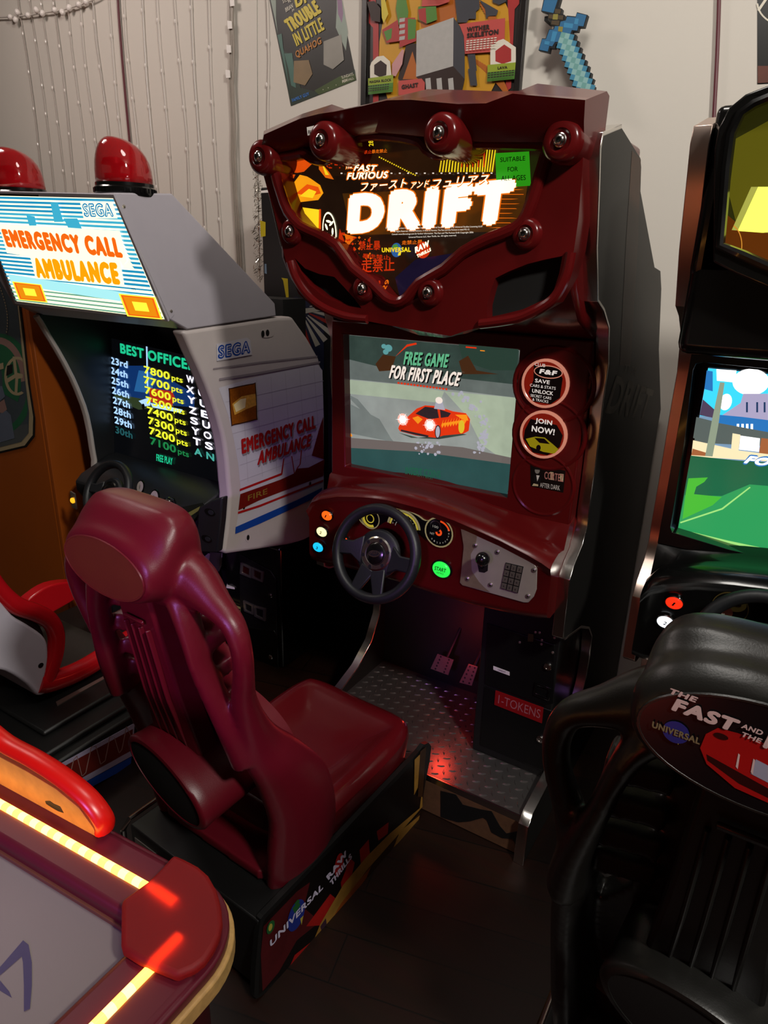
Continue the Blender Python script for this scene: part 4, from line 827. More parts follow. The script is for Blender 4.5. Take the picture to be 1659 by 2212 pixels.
for i in range(8): a([(226+i*2, 790+i*21), (234+i*2, 792+i*21), (235+i*2, 804+i*21), (227+i*2, 802+i*21)], TDB) if i < 6 else None
T('BEST OFFICERS', (261,763), (436,806), (260,741), TG, .04)
rows = [('23rd','7800','pts','W R J'),('24th','7700','pts','X U R'),('25th','7600','pts','Y U H'),('26th','7500','pts','Z E S'),('27th','7400','pts','S U G'),('28th','7300','pts','Y O K'),('29th','7200','pts','T S U'),('30th','7100','pts','A N 3')]
for i, (r_, n_, p_, w_) in enumerate(rows):
    y = 786+i*21.3; x = 240+max(0, i-1)*2.1; sl = .27+i*.012; H = 15.5
    c1, c2, c3 = (TB, TY, TW) if i < 7 else (TDB, TDG, glow('crt_teal', '4ab0a0', .9))
    T(r_, (x, y), (x+37, y+37*sl), (x-.6, y-H), c1, .03)
    xn = 312+max(0, i-1)*2.6+(0 if i else 0); yn = 806+i*21.9
    T(n_, (xn, yn), (xn+56, yn+56*sl), (xn-.6, yn-H-1), c2, .03); T(p_, (xn+60, yn+60*sl+3), (xn+84, yn+84*sl+3), (xn+59.5, yn+60*sl-11), c2, .02)
    xw = 404+max(0, i-1)*3.2; yw = 825+i*22.3
    for j, ch in enumerate(w_.split()): q = xw+j*26; q < 476 and T(ch, (q, yw+j*26*sl), (q+17, yw+j*26*sl+17*sl), (q-.6, yw+j*26*sl-H), c3, .035)
T('FREE PLAY', (341,995), (376,1004), (341,980), TG, .02)
m.build('screen', amb, smooth=0, label='glowing score table headed BEST OFFICERS')
m = MB(); m.box((EL+.03, 1.93, .84), (EL+.20, 1.97, 1.43), BLACKM); m.build('screen_surround', amb)
# dash
m = MB(); xs = [EL+.03, -2.1, -1.85, EX-.056]; R = []
for x in xs:
    R.append([Vector((x, 1.80, .86)), Vector((x, 1.66, .845)), Vector((x, 1.53, .80)), Vector((x, 1.50, .775)), Vector((x, 1.50, .74)), Vector((x, 1.55, .66)), Vector((x, 1.62, .62)), Vector((x, 1.80, .62))])
m.loft(R, DARKG); m.build('dashboard', amb, smooth=40, bevel=.006)
EDP = PY(1.495)
m = MB(); m.poly(EDP, [(443,1092),(470,1076),(494,1069),(490,1120),(482,1188),(436,1186)], DARKG, off=0, th=.03); rb = m.build('lamp_block', amb, bevel=.006)
for c in ((468,1101), (461,1158)):
    m = MB(); m.ell(EDP, c, .024, .013, BLACK, off=.03, th=.001, n=24); m.ell(EDP, (c[0]+3, c[1]), .012, .008, mat('smoked_lens', '2c2c30', rough=.1), off=.0312, th=.002, n=20); m.build('recess_lamp', rb)
for c, r in (((305,1052), .0165), ((335,1076), .0205)):
    p = Pl(PY(1.50).at(c), (1, 0, 0), (0, .35, 1)); m = MB(); m.lathe(p.o, p.n, [(r*1.15, 0), (r*1.15, .004), (r, .005)], BLACK, 28, rv=1.3, up=(1, 0, 0)); m.ell(p, p.o, r*.95, r*1.25, mat('dial_face', 'b8aca8', rough=.4, noise=.05), off=.0052, th=.0004); m.ell(p, p.o, r*.06, r*.5, INK, off=.006, th=.0003, rot=.15); m.build('dial', amb)
m = MB(); c = PY(1.46).at((362,1090)); m.lathe(c-Vector((0, 0, .07)), (0, .1, 1), [(.008, 0), (.008, .055), (.020, .06), (.024, .075), (.018, .09), (.001, .095)], BLACK, 20); m.build('gear_lever', amb, smooth=70)
m = MB(); q = Pl(PY(1.47).at((405,1130)), (1, 0, 0), (0, .55, 1)); m.poly(q, [(374,1100),(440,1086),(444,1096),(395,1150)], mat('decal_dark_green', '161a12', rough=.3, noise=.3), th=.003); m.flat(q, [(374,1112),(384,1110),(388,1118),(380,1124)], WHITEP, off=.0036); m.flat(q, [(408,1108),(434,1094),(430,1104),(412,1116)], mat('decal_olive', '6a6a30', noise=.4), off=.0036); m.build('instruction_decal', amb, smooth=0)
steering_wheel(amb, PY(1.42).at((233,1062)), .100, math.radians(30), BLACK, badge=False)
m = MB(); c = PY(1.45).at((161,1080)); q = Pl(c, (1, 0, 0), (0, 0, 1)); m.prism([q.uv(x, y) for x, y in [(-.014,-.030),(.012,-.034),(.012,.028),(-.012,.034)]], q.n*.006, STEEL); pb = m.build('button_bracket', amb); m = MB(); m.lathe(c+q.n*.006, q.n, [(.0105, 0), (.0105, .005), (.007, .008), (.001, .009)], glow('amber_button', 'ffb020', 1.3), 20); m.build('push_button', pb, label='amber lit push button')
# coin box and footwell
CBY = ES.at((605,1207)).y
m = MB(); m.box((-1.90, CBY, 0), (EX, 2.19, .545), BLACK); cb = m.build('coin_box', amb, bevel=.012, seg=3)
CB = PY(CBY)
m = MB(); m.poly(CB, [(519,1196),(585,1232),(597,1250),(600,1440),(588,1480),(520,1420)], BLACKL, th=.004); dr = m.build('coin_door', amb, bevel=.003)
m = MB(); m.poly(CB, [(520,1352),(594,1360),(602,1375),(604,1470),(590,1500),(530,1440)], BLACK, off=.004, th=.003); m.build('cash_door', amb, bevel=.002)
for q, mt in (([(524,1213),(547,1224),(546,1247),(522,1237)], mat('coin_slot_red', '3a0a0c', rough=.2)), ([(548,1223),(573,1233),(571,1256),(547,1246)], mat('coin_slot_red', '3a0a0c', rough=.2)), ([(529,1295),(551,1305),(551,1326),(531,1318)], INK), ([(552,1305),(577,1313),(576,1340),(553,1329)], INK)):
    c = (sum(x for x, y in q)/4, sum(y for x, y in q)/4); inn = [(c[0]+(x-c[0])*.62, c[1]+(y-c[1])*.66) for x, y in q]
    m = MB(); m.poly(CB, q, STEEL, off=.004, th=.008, holes=[inn]); m.poly(CB, inn, mt, off=.005, th=.002); m.build('coin_slot', dr, bevel=.0008, smooth=0)
for c in ((586,1285), (587,1418)): m = MB(); m.lathe(CB.at(c)+CB.n*.004, CB.n, [(.011, 0), (.011, .004), (.008, .007), (.001, .0075)], CHROME, 18); m.build('lock', dr)
m = MB(); q = Pl(PY(2.0).at((470,1215)), (1, 0, 0), (0, .3, 1)); m.poly(q, [(455,1192),(482,1194),(480,1222),(474,1235),(454,1226),(453,1215)], STEEL, th=.006); pp = m.build('pedal', amb, bevel=.002); c = q.at((465,1232)); m = MB(); m.tube([c, c+Vector((0, .02, -.12))], .005, STEEL, 8); m.build('pedal_arm', pp)
m = MB(); q = PZ(.22); m.poly(q, [(455,1282),(520,1308),(519,1336),(500,1325),(455,1298)], mat('tread_yellow', 'c0b070', rough=.4, metal=.3), th=.004); [m.flat(q, [(460,1286+i*8), (519,1310+i*8), (519,1313+i*8), (460,1289+i*8)], INK, off=.0045) for i in range(3)]; m.build('footrest', amb, smooth=0)
m = MB(); m.poly(PZ(.30), [(492,1259),(504,1262),(507,1273),(489,1270)], WHITEP, th=.006); m.build('floor_marker', amb, smooth=0)
m = MB(); m.poly(PX(-1.95), [(418,1222),(450,1195),(440,1260),(432,1245)], CREAM, th=.01); m.build('inner_panel', amb)

# ---------------------------------------------------------------- white and red seat of the ambulance game
aseat = thing('ambulance_chair', (-2.05, 1.1, 0), 'white and red bucket seat on a low black base at the left edge', 'arcade seat')
SH = mat('white_seat_shell', 'c9c4cf', rough=.35, noise=.05); RT = mat('red_seat_trim', 'c2121c', rough=.25, coat=.3, noise=.05); PAD = mat('dark_seat_pad', '2a2620', rough=.6, noise=.25, nscale=30)
bx = -1.66
m = MB(); m.box((bx-.80, .80, .015), (bx, 1.56, .175), BLACKL); m.box((bx-.78, .84, .175), (bx-.035, 1.54, .195), BLACKL); m.box((bx-.75, .93, .195), (bx-.11, 1.52, .212), BLACKL); m.build('base', aseat, bevel=.008)
m = MB(); q0 = PX(bx); m.poly(q0, [(108,1662),(290,1562),(285,1632),(150,1707)], mat('trim_lavender', '9a90a8', rough=.4, noise=.05), th=.002)
m.flat(q0, [(112,1668),(286,1574),(283,1620),(148,1695)], mat('strip_dark_red', '5a1a14', rough=.35, noise=.3, nscale=30), off=.0026); m.flat(q0, [(150,1708),(284,1634),(282,1654),(160,1720)], BLP, off=.001)
ECGM = mat('strip_rose', '8a6a64', noise=0)
pt = [(140,1668),(152,1664),(158,1640),(165,1632),(176,1676),(184,1668),(196,1612),(206,1610),(216,1650),(226,1642),(236,1590),(246,1592),(256,1626),(262,1618),(272,1568),(282,1590)]
for p0, p1 in zip(pt, pt[1:]): m.flat(q0, [(p0[0]-.9, p0[1]), (p0[0]+.9, p0[1]+.5), (p1[0]+.9, p1[1]+.5), (p1[0]-.9, p1[1])], ECGM, off=.003)
m.text('Lifesaving Solutions', q0, (140,1680), (284,1598), (136,1668), ECGM, off=.0032) if False else None
m.build('base_strip', aseat, smooth=0)
m = MB(); m.poly(PZ(.212), [(121,1518),(247,1450),(247,1456),(124,1526)], STEEL, th=.004); m.build('slide_rail', aseat)
sx = -1.90
so = PX(sx)
shell = smooth_px([(-70,1215),(-30,1255),(0,1295),(28,1330),(60,1350),(92,1372),(103,1392),(105,1420),(101,1450),(96,1474),(103,1494),(82,1503),(58,1478),(12,1450),(-50,1440),(-120,1420),(-130,1250)], True, 3)
m = MB(); P = [so.at(p) for p in shell]; m.prism(P, (-.40, 0, 0), SH); m.build('seat_shell', aseat, bevel=.02, seg=4, smooth=50)
m = MB(); m.ell(so, (88,1437), .009, .008, INK, off=.0005, th=.001); m.build('bolt_hole', aseat)
m = MB(); q_ = PX(sx-.36); m.poly(q_, smooth_px([(38,1300),(56,1278),(92,1257),(140,1250),(170,1258),(172,1276),(150,1286),(118,1304),(92,1318),(70,1326)], True, 3), RT, off=0, th=.05); m.build('armrest', aseat, bevel=.018, seg=4, smooth=60)
for x0, dx in ((sx, 0),):
    tr = smooth_px([(-70,1190),(-30,1232),(4,1278),(40,1310),(80,1325),(112,1342),(127,1372),(126,1410),(116,1445),(106,1474)], False, 4)
    m = MB(); m.tube([so.at(p)+Vector((x0-sx-.015, 0, 0)) for p in tr], [(.028, .024)]*len(tr), RT, 14, ref=(1, 0, 0)); m.build('trim', aseat, smooth=70)
    lo = [so.at(p)+Vector((x0-sx-.02, 0, 0)) for p in smooth_px([(88,1480),(112,1478),(150,1466),(185,1450),(215,1432),(245,1412),(300,1375)], False, 4)]
    m = MB(); m.tube(lo, [(.036, .030)]*len(lo), RT, 14, ref=(1, 0, 0)); m.build('bolster', aseat, smooth=70)
m = MB(); P = [so.at(p) for p in smooth_px([(10,1300),(50,1330),(92,1350),(108,1380),(108,1420),(100,1462),(135,1462),(200,1436),(260,1400),(260,1420),(135,1482),(85,1484),(60,1440),(0,1400)], True, 3)]; m.prism([p+Vector((-.03, 0, 0)) for p in P], (-.35, 0, 0), PAD); m.build('seat_pad', aseat, bevel=.006)
# ================================================================ black racing cabinet on the right
RX0, RX1 = -.25, .55; RC_ = .15
blk = thing('racing_arcade_cabinet', (RC_, 1.8, 0), 'black racing arcade cabinet with yellow lit sign window and bright green and blue screen', 'arcade machine')
BTRIM = mat('pinkish_chrome', 'd8c0b4', rough=.32, metal=1, noise=.03)
ra, rb_ = carcass(blk, RX0, RX1, SIDEM, BLACK, BTRIM)
mir = lambda L: L+[Vector((2*RC_-p.x, p.y, p.z)) for p in reversed(L)]
HB = PY(1.34)
outer = [HB.at(p) for p in [(1780,668),(1659,622),(1590,592),(1540,566),(1541,470),(1542,391),(1543,322),(1552,276),(1575,232),(1610,203),(1659,184),(1740,168)]]
z0 = outer[0].z
hole = [HB.at(p) for p in [(1770,618),(1659,575),(1605,551),(1556,530),(1563,440),(1569,362),(1579,290),(1600,245),(1630,224),(1659,212),(1740,198)]]
m = MB(); m.prism([p+Vector((0, .25, 0)) for p in mir(outer)], (0, -.25, 0), BLACK, [[p+Vector((0, .25, 0)) for p in mir(hole)]]); m.build('sign_housing', blk, bevel=.014, seg=4, smooth=50)
m = MB(); m.box((ra, 1.40, 1.45), (rb_, 1.60, 1.80), BLACK); m.build('header_hood', blk, bevel=.02, seg=3)
m = MB(); m.tube([Vector(p)+Vector((0, -.001, 0)) for p in mir(hole)], .008, BLACK, 8, True); m.build('sign_rim', blk)
SG = PY(1.375); OLV = glow('sign_olive', '6a6414', .55); OLD = glow('sign_dark_olive', '35340e', .5); LY = glow('sign_lemon', 'f6ff5a', 1.5); LYD = glow('sign_lemon_dim', 'a8a84a', .9); BRO = glow('sign_amber_brown', '6a3408', .6); RNG = glow('sign_amber_line', 'd08a30', .9)
m = MB(); P = mir([SG.at(p) for p in [(1780,624),(1659,580),(1553,534),(1562,400),(1579,280),(1610,230),(1659,205),(1740,190)]]); m.prism(P, SG.n*.002, OLD); kk = [.0026]
def a(pts, mt): kk[0] += .0001; m.flat(SG, pts, mt, off=kk[0])
a([(1590,300),(1700,240),(1850,260),(1850,520),(1600,520),(1575,420)], OLV); a([(1560,455),(1590,480),(1760,510),(1760,614),(1659,576),(1556,532)], BRO)
a([(1623,404),(1700,404),(1690,503),(1648,503),(1581,497)], LYD); a([(1638,404),(1760,404),(1740,490),(1648,503),(1594,499)], LY)
for i in range(14):
    t0, t1 = -1.2+i*.11, -1.2+(i+1)*.11; c = (1575, 530); r = 27; a([(c[0]+r*math.cos(t0), c[1]+r*1.6*math.sin(t0)), (c[0]+r*math.cos(t1), c[1]+r*1.6*math.sin(t1)), (c[0]+(r+2)*math.cos(t1), c[1]+(r+2)*1.6*math.sin(t1)), (c[0]+(r+2)*math.cos(t0), c[1]+(r+2)*1.6*math.sin(t0))], RNG)
m.build('sign_panel', blk, smooth=0, label='yellow lit sign window')
# screen
SB = PY(1.66)
m = MB(); fr = [SB.at(p) for p in [(1530,795),(1497,975),(1464,1147),(1573,1176),(1659,1196),(1800,1228),(1800,830),(1659,808)]]
xr = rb_-.16
B1 = glow('race_cyan', '38c8e8', 1.3); B2 = glow('race_blue', '2a78c0', 1.0); B3 = glow('race_white', 'ffffff', 1.7); B4 = glow('race_grey_blue', '7a9ab8', 1.0); B5 = glow('race_lilac', 'b0a8c8', 1.0); B6 = glow('race_roof', '5a4a66', .8); B7 = glow('race_cream', 'f0dcb0', 1.2); B8 = glow('race_brick', 'b06a40', .9); B9 = glow('race_stone', '64706c', .8); G1 = glow('race_green_dark', '1f6a48', .9); G2 = glow('race_green', '2f9a58', 1.0); G3 = glow('race_green_bright', '48b838', 1.0); G4 = glow('race_lime', '9ad878', 1.1); TR_ = glow('race_trunk', '9aa890', .9); MK = glow('race_dark_blue', '23406a', .8)
m.prism(fr, SB.n*.002, B4); kk = [.0026]
def a(pts, mt): kk[0] += .0001; m.flat(SB, pts, mt, off=kk[0])
a([(1530,795),(1700,812),(1700,905),(1600,905),(1512,898)], B1); a([(1527,800),(1540,802),(1540,845),(1522,840)], B2); a([(1548,797),(1591,800),(1589,826),(1549,822)], B3); m.ell(SB, (1622,825), .035, .028, B3, off=kk[0]+.0002, th=.0001); kk[0] += .0004
m.ell(SB, (1568,868), .012, .018, B3, off=kk[0]+.0002, th=.0001); kk[0] += .0004
a([(1555,900),(1600,870),(1606,850),(1700,850),(1700,910),(1600,910)], B5); a([(1550,895),(1605,900),(1700,912),(1700,945),(1550,930)], B2)
for i in range(4): a([(1592+i*10, 915), (1597+i*10, 915), (1597+i*10, 930), (1592+i*10, 929)], B3)
for x in (1612, 1634, 1650): a([(x, 868), (x+4, 868), (x+4, 890), (x, 890)], MK)
a([(1519,862),(1545,885),(1542,902),(1512,896)], B6); a([(1510,905),(1700,940),(1700,965),(1500,955)], B9); a([(1505,900),(1545,910),(1545,960),(1498,945)], B9)
a([(1583,935),(1600,938),(1596,972),(1580,968)], B7); a([(1600,940),(1642,946),(1640,975),(1597,970)], B3); a([(1645,945),(1700,952),(1700,985),(1640,978)], B8)
a([(1498,950),(1597,972),(1700,985),(1700,998),(1494,985)], B7); a([(1497,968),(1530,978),(1525,984),(1494,982)], B8)
a([(1556,825),(1566,826),(1552,920),(1540,985),(1524,984),(1540,900)], TR_)
a([(1493,983),(1597,994),(1700,1000),(1800,1010),(1800,1228),(1659,1196),(1573,1176),(1464,1147)], G1)
a([(1480,1068),(1560,1070),(1620,1045),(1800,1060),(1800,1228),(1573,1176),(1464,1147)], G2)
a([(1488,1032),(1530,1030),(1522,1040),(1505,1050),(1500,1066),(1560,1072),(1540,1090),(1475,1120),(1482,1065)], G3); a([(1470,1126),(1560,1096),(1620,1050),(1622,1052),(1562,1099),(1471,1129)], G4)
a([(1465,1140),(1573,1166),(1659,1184),(1800,1214),(1800,1228),(1573,1176),(1464,1147)], G4)
m.text('FOR', SB, (1604,1002), (1688,1012), (1612,979), B2, bold=.09, off=kk[0]+.0004, shear=.3); m.text('FOR', SB, (1607,999), (1685,1009), (1614,982), B3, bold=.05, off=kk[0]+.0009, shear=.3)
m.build('screen', blk, smooth=0, label='bright green and blue racing game picture')
m = MB(); BF = PY(1.612); bz = [(ra, 1.612, 1.44), (rb_, 1.612, 1.44), (rb_, 1.612, .99), (ra, 1.612, .99)]
hh = [BF.at(p) for p in smooth_px([(1503,786),(1497,800),(1478,960),(1448,1140),(1452,1150),(1573,1187),(1659,1207),(1790,1240),(1800,1225),(1800,820),(1659,797),(1520,783)], True, 1)]
m.prism([Vector(p)+Vector((0, .06, 0)) for p in bz], (0, -.06, 0), BLACK, [[p+Vector((0, .06, 0)) for p in hh]]); m.build('monitor_bezel', blk, bevel=.005)
# dash of the black cabinet: the same moulding as its red neighbour
dx = RX0-XL; m = MB(); m.loft([[Vector((p.x+dx, p.y, p.z)) for p in r] for r in R_DASH], BLACK); m.build('dashboard', blk, smooth=60)
button(blk, D, (1457,1301), .018, glow('button_red', 'ff2a10', 1.4), '1', label='red lit button marked 1')
button(blk, D, (1438,1342), .018, glow('button_cold_white', 'f0f6ff', 1.7), '2', label='white lit button marked 2')
button(blk, D, (1496,1368), .018, glow('button_red', 'ff2a10', 1.4), '3', label='red lit button half hidden by black seat')
m = MB(); c = (1577,1312); m.ell(D, c, .036, .036, mat('gauge_brass', '6a5a30', rough=.3, metal=.4), off=.001, th=.002, n=40); m.ell(D, c, .034, .034, GBK, off=.003, th=.0006, n=40); q = Pl(D.at(c)+D.n*.004, D.u, D.v)
m.ell(q, q.uv(.006, .012), .024, .018, mat('gauge_olive', '6a6030', rough=.4), off=0, th=.0004); m.ell(q, q.uv(.008, .012), .012, .005, INK, off=.0006, th=.0003); m.ell(q, q.uv(-.012, -.012), .02, .016, mat('gauge_rose', '6a3a30', rough=.4), off=.0002, th=.0004)
for i, t in enumerate(('90', '80', '70', '60')): m.text(t, q, (-.022+i*.003, .002-i*.007), (-.016+i*.003, .002-i*.007), (-.022+i*.003, .0055-i*.007), GW, off=.001, px=False)
m.build('gauge', blk, smooth=0)
steering_wheel(blk, PY(1.42).at((1640,1418)), .1215, math.radians(20), mat('hub_pink_metal', 'd8b8a0', rough=.25, metal=.8))
m = MB(); m.box((.15, 1.70, .14), (.52, 1.95, .70), BLACKL); m.build('coin_door_box', blk, bevel=.004)

# ================================================================ orange cabinet, far left
org = thing('arcade_cabinet', (-2.75, 1.75, 0), 'orange cabinet with rounded picture panel of a green wheel at far left', 'arcade machine')
ORM = mat('orange_painted_wood', '9a4a0c', rough=.45, noise=.12, nscale=4); OSD = mat('dark_brown_side', '2a1a14', rough=.5, noise=.1)
OY = 1.52; OP = PY(OY); xr_ = OP.at((100,930)).x
m = MB(); m.box((xr_-.95, OY, 0), (xr_-.02, 2.2, 1.78), ORM); m.build('cabinet_body', org, bevel=.01)
m = MB(); m.box((xr_-.02, OY, 0), (xr_, 2.2, 1.78), ORM); m.build('side_board', org, bevel=.003)
CRE = mat('panel_cream', 'a09070', rough=.5, noise=.08); PBL = mat('panel_slate', '3a444a', rough=.5, noise=.15); PGR = mat('panel_green', '1d5a3a', rough=.5, noise=.1); PGB = mat('panel_greyblue', '5a6272', rough=.5, noise=.1); PPK = mat('panel_dusty_pink', '8a6a62', rough=.5, noise=.1); PFL = mat('panel_paving', '4a4f50', rough=.5, noise=.15)
pan = [(-200,500),(-20,500),(30,560),(50,720),(62,830),(73,900),(72,940),(55,962),(0,975),(-200,1010)]
m = MB(); m.poly(OP, [(x+3.5, y+3) for x, y in pan], INK, th=.003); m.poly(OP, pan, CRE, off=.003, th=.001); kk = [.0045]
def a(pts, mt): kk[0] += .0001; m.flat(OP, pts, mt, off=kk[0])
inn = [(-190,510),(-24,512),(22,566),(40,660),(52,780),(65,890),(64,935),(48,954),(0,966),(-190,1000)]
a(inn, PBL)
a([(-190,915),(32,922),(62,915),(64,935),(48,954),(0,966),(-190,1000)], PFL)
# green ring with pink band and a cream steering wheel
def ringpx(cx, cy, rx, ry, wx, mt, s=0, e=360):
    P = [(cx+rx*math.cos(math.radians(t)), cy+ry*math.sin(math.radians(t))) for t in range(s, e+1, 8)]+[(cx+(rx-wx)*math.cos(math.radians(t)), cy+(ry-wx)*math.sin(math.radians(t))) for t in range(e, s-1, -8)]
    P = [(min(x, 40+(y-660)*.10 if y > 660 else 22+(y-566)*.19), y) for x, y in P]; a(P, mt)
ringpx(0, 830, 76, 110, 14, PGR, -90, 90); ringpx(-2, 826, 62, 98, 16, PPK, -90, 0); ringpx(-4, 826, 52, 84, 40, PGR, -90, 30)
ringpx(40, 812, 28, 42, 6, CRE, 60, 330); a([(30,770),(36,770),(40,805),(52,808),(52,816),(42,818),(40,850),(34,852),(36,816),(20,826),(17,818),(34,808)], CRE); a([(18,790),(30,786),(30,805),(16,812)], INK)
a([(0,900),(10,880),(26,896),(30,920),(34,946),(0,956)], PGB); a([(0,870),(12,862),(18,884),(8,892),(0,890)], PPK); a([(-30,830),(8,834),(14,856),(0,868),(-30,868)], PGB)
a([(0,786),(10,783),(11,796),(0,799)], CRE)
for i in range(16): t = i/15; m.ell(OP, (4+14*math.sin(t*2.2)+t*2, 622+t*95), .0035, .0035, CRE, off=kk[0]+.0003, th=.0002, n=8)
m.build('picture_panel', org, smooth=0)

# ================================================================ pinball style backbox between the cabinets
pb = thing('pinball_backbox', (-1.62, 2.32, 0), 'tall black game box with white ray artwork between the white and red cabinets', 'arcade machine')
m = MB(); PBY = 2.20; BP2 = PY(PBY); xl_ = BP2.at((566,520)).x; m.box((xl_, PBY, .60), (-1.30, 2.42, BP2.at((563,405)).z), BLACKL); m.build('backbox', pb, bevel=.006)
m = MB(); m.box((xl_+.05, PBY+.02, 0), (-1.35, 2.40, .60), BLACKM); m.build('cabinet_base', pb)
m = MB(); kk = [.001]
def a(pts, mt): kk[0] += .0001; m.flat(BP2, pts, mt, off=kk[0])
WRT = mat('ray_white', '8f8a80', rough=.5, noise=.1); NVY = mat('ray_navy', '161a30', rough=.5, noise=.1); YEL = mat('art_yellow_spot', 'b09a10', rough=.5, noise=.1); RRD = mat('ray_red', '7a1a14', noise=.1)
a([(610,690),(622,650),(640,640),(700,668),(700,800),(640,790)], NVY)
for i in range(11):
    t = math.radians(-15+i*13); c = (648, 668); d = lambda r, q: (c[0]+r*math.cos(t+q), c[1]+r*math.sin(t+q)); a([d(22, -.05), d(88, -.055), d(88, .075), d(22, .05)], WRT if i % 4 != 3 else (RRD if i % 2 else mat('ray_grey', '4a4a52', noise=.1)))
a([(622,672),(650,645),(640,668),(700,662),(700,670),(645,680)], WRT); m.ell(BP2, (648,662), .012, .008, NVY, off=kk[0]+.0003, th=.0002)
m.build('ray_artwork', pb, smooth=0); m = MB(); kk = [.001]
a([(608,600),(622,602),(624,640),(618,680),(612,680),(618,640),(612,606)], YEL)
a([(562,476),(574,480),(574,510),(564,512)], YEL); a([(564,412),(580,410),(580,416),(564,417)], WHITEP); a([(572,570),(576,570),(577,592),(572,590)], mat('art_steel_blue', '5a6a7a', noise=.1))
m.build('yellow_print', pb, smooth=0)

# ================================================================ air hockey table, bottom left
hk = thing('air_hockey_table', (-.95, .1, 0), 'air hockey table with purple rails, glowing orange light strips and red corner', 'game table')
TZ = .80; H0 = PZ(TZ); PUR = mat('purple_rail', '561522', rough=.36, noise=.08); REDC = mat('red_table_plastic', 'a00a0a', rough=.28, noise=.05); REDT = mat('red_translucent_plastic', '860404', rough=.66, noise=.03, trans=.42, spec=.3); FELT = mat('pale_grey_play_surface', '746b66', rough=.38, noise=.05, nscale=6); WOODE = mat('plywood_edge', 'b08a50', rough=.6, noise=.4, nscale=90); VIO = mat('violet_marking', '2e2350', rough=.4, noise=.05)
xo, yo = -.468, .474; xi, yi = -.566, .378                      # outer and inner rail lines
m = MB(); m.box((-1.9, -.9, .755), (xi+.03, yi-.12, .772), FELT); m.prism([(-1.9, yi-.12, .755), (xi+.03, yi-.12, .755), (xi+.03, yi+.03, .755), (-.6, yi+.03, .755), (-1.9, yi-.07, .755)], (0, 0, .017), FELT); pl = PZ(.772)
arc_ = [(-30,2085),(10,2045),(48,2030),(60,2036),(70,2060),(70,2120),(64,2180),(52,2186),(50,2120),(46,2075),(36,2080),(14,2100),(-2,2130),(20,2145),(14,2158),(-30,2135)]
m.flat(pl, [(0,2118),(20,2142),(26,2156),(0,2140)], VIO, off=.0004); m.flat(pl, [(0,2090),(50,2032),(62,2042),(48,2066),(0,2108)], VIO, off=.0007); m.flat(pl, [(44,2050),(50,2032),(62,2042),(69,2080),(69,2130),(65,2180),(52,2186),(52,2130),(50,2080)], VIO, off=.0010)
m.build('playing_surface', hk, smooth=0)
HS = lambda x, y, z: (x, y+(min(x, -.60)+.60)*.075, z)
m = MB(); m.box((-1.95, yi+.005, .755), (xi, yo, TZ), PUR, HS); m.box((xi, -.95, .755), (xo, yi, TZ), PUR); m.box((xi-.001, yi-.001, .755), (xo-.06, yo-.06, TZ-.001), PUR); m.build('rail', hk, bevel=.010, seg=3)
m = MB(); m.box((-1.95, yi+.001, .765), (xi, yi+.007, .778), mat('copper_lip', '6a4030', rough=.4, noise=.1), HS); m.box((xi-.001, -.95, .765), (xi+.004, yi, .778), INK); m.build('rail_lip', hk)
LED = mat('led_orange', 'ff8a20', rough=.3, em=1)
for m_, e_ in ((LED, (8, 2.9, .3)),): m_.node_tree.nodes['Principled BSDF'].inputs['Emission Color'].default_value = (e_[0]/8, e_[1]/8, e_[2]/8, 1); m_.node_tree.nodes['Principled BSDF'].inputs['Emission Strength'].default_value = 8
LEDC = mat('led_core', 'fff0a0', rough=.3, em=5.5, emc='ffc060')
yl, xl2 = .424, -.521
m = MB(); x = -1.95; q = 0
while x < -.56: m.tube([HS(x, yl, TZ+.001), HS(min(x+.013, -.56), yl, TZ+.001)], .0063, LEDC if q % 2 and x < -.61 else LED, 14, cap=False); x += .013; q += 1
m.build('light_strip', hk, smooth=40, label='glowing orange light strip of the far rail'); m = MB(); y = -.95; q = 0
while y < .395: m.tube([(xl2, y, TZ+.001), (xl2, min(y+.013, .395), TZ+.001)], .0063, LEDC if q % 2 and y < .33 else LED, 14, cap=False); y += .013; q += 1
m.build('light_strip', hk, smooth=40, label='glowing orange light strip of the right rail')
cor = [(265,1962),(322,1921),(350,1893),(377,1862),(400,1872),(430,1888),(452,1908),(470,1940),(479,1975),(482,2010),(476,2040),(462,2068),(444,2094),(420,2112),(384,2127),(345,2110),(300,2090),(268,2070),(264,2056)]
HC = PZ(TZ+.001); m = MB(); m.poly(HC, cor, REDT, th=.016); m.build('corner_cap', hk, bevel=.006, seg=3)
edge = [PZ(.79).at(p) for p in [(378,1868),(432,1892),(472,1940),(486,2012),(482,2040),(468,2075),(440,2115)]]
def skirt(zlo, zhi, grow, mt, nm, th=.02):
    P = []
    for i in range(13):
        t = math.pi/2*(1-i/12); P.append((xo-.09+(.09+grow)*math.cos(t), yo-.09+(.09+grow)*math.sin(t)))
    P = [(-1.95, yo+grow)]+P+[(xo+grow, -.95), (xo-.08, -.95), (-1.95, yo-.08)]
    P = [(-1.95, yo+grow-.10)]+P[1:14]+[(xo+grow, -.95), (xo-.06, -.95), (xo-.06, yo-.06), (-1.95, yo-.17)]
    mm = MB(); mm.prism([(x, y, zlo) for x, y in P], (0, 0, zhi-zlo), mt); return mm.build(nm, hk, bevel=.003)
skirt(.779, TZ-.004, .004, PUR, 'rail_edge'); skirt(.752, .779, .010, WOODE, 'plywood_edge'); skirt(.60, .752, -.03, mat('table_apron', '3a0c10', rough=.4, noise=.2), 'apron')
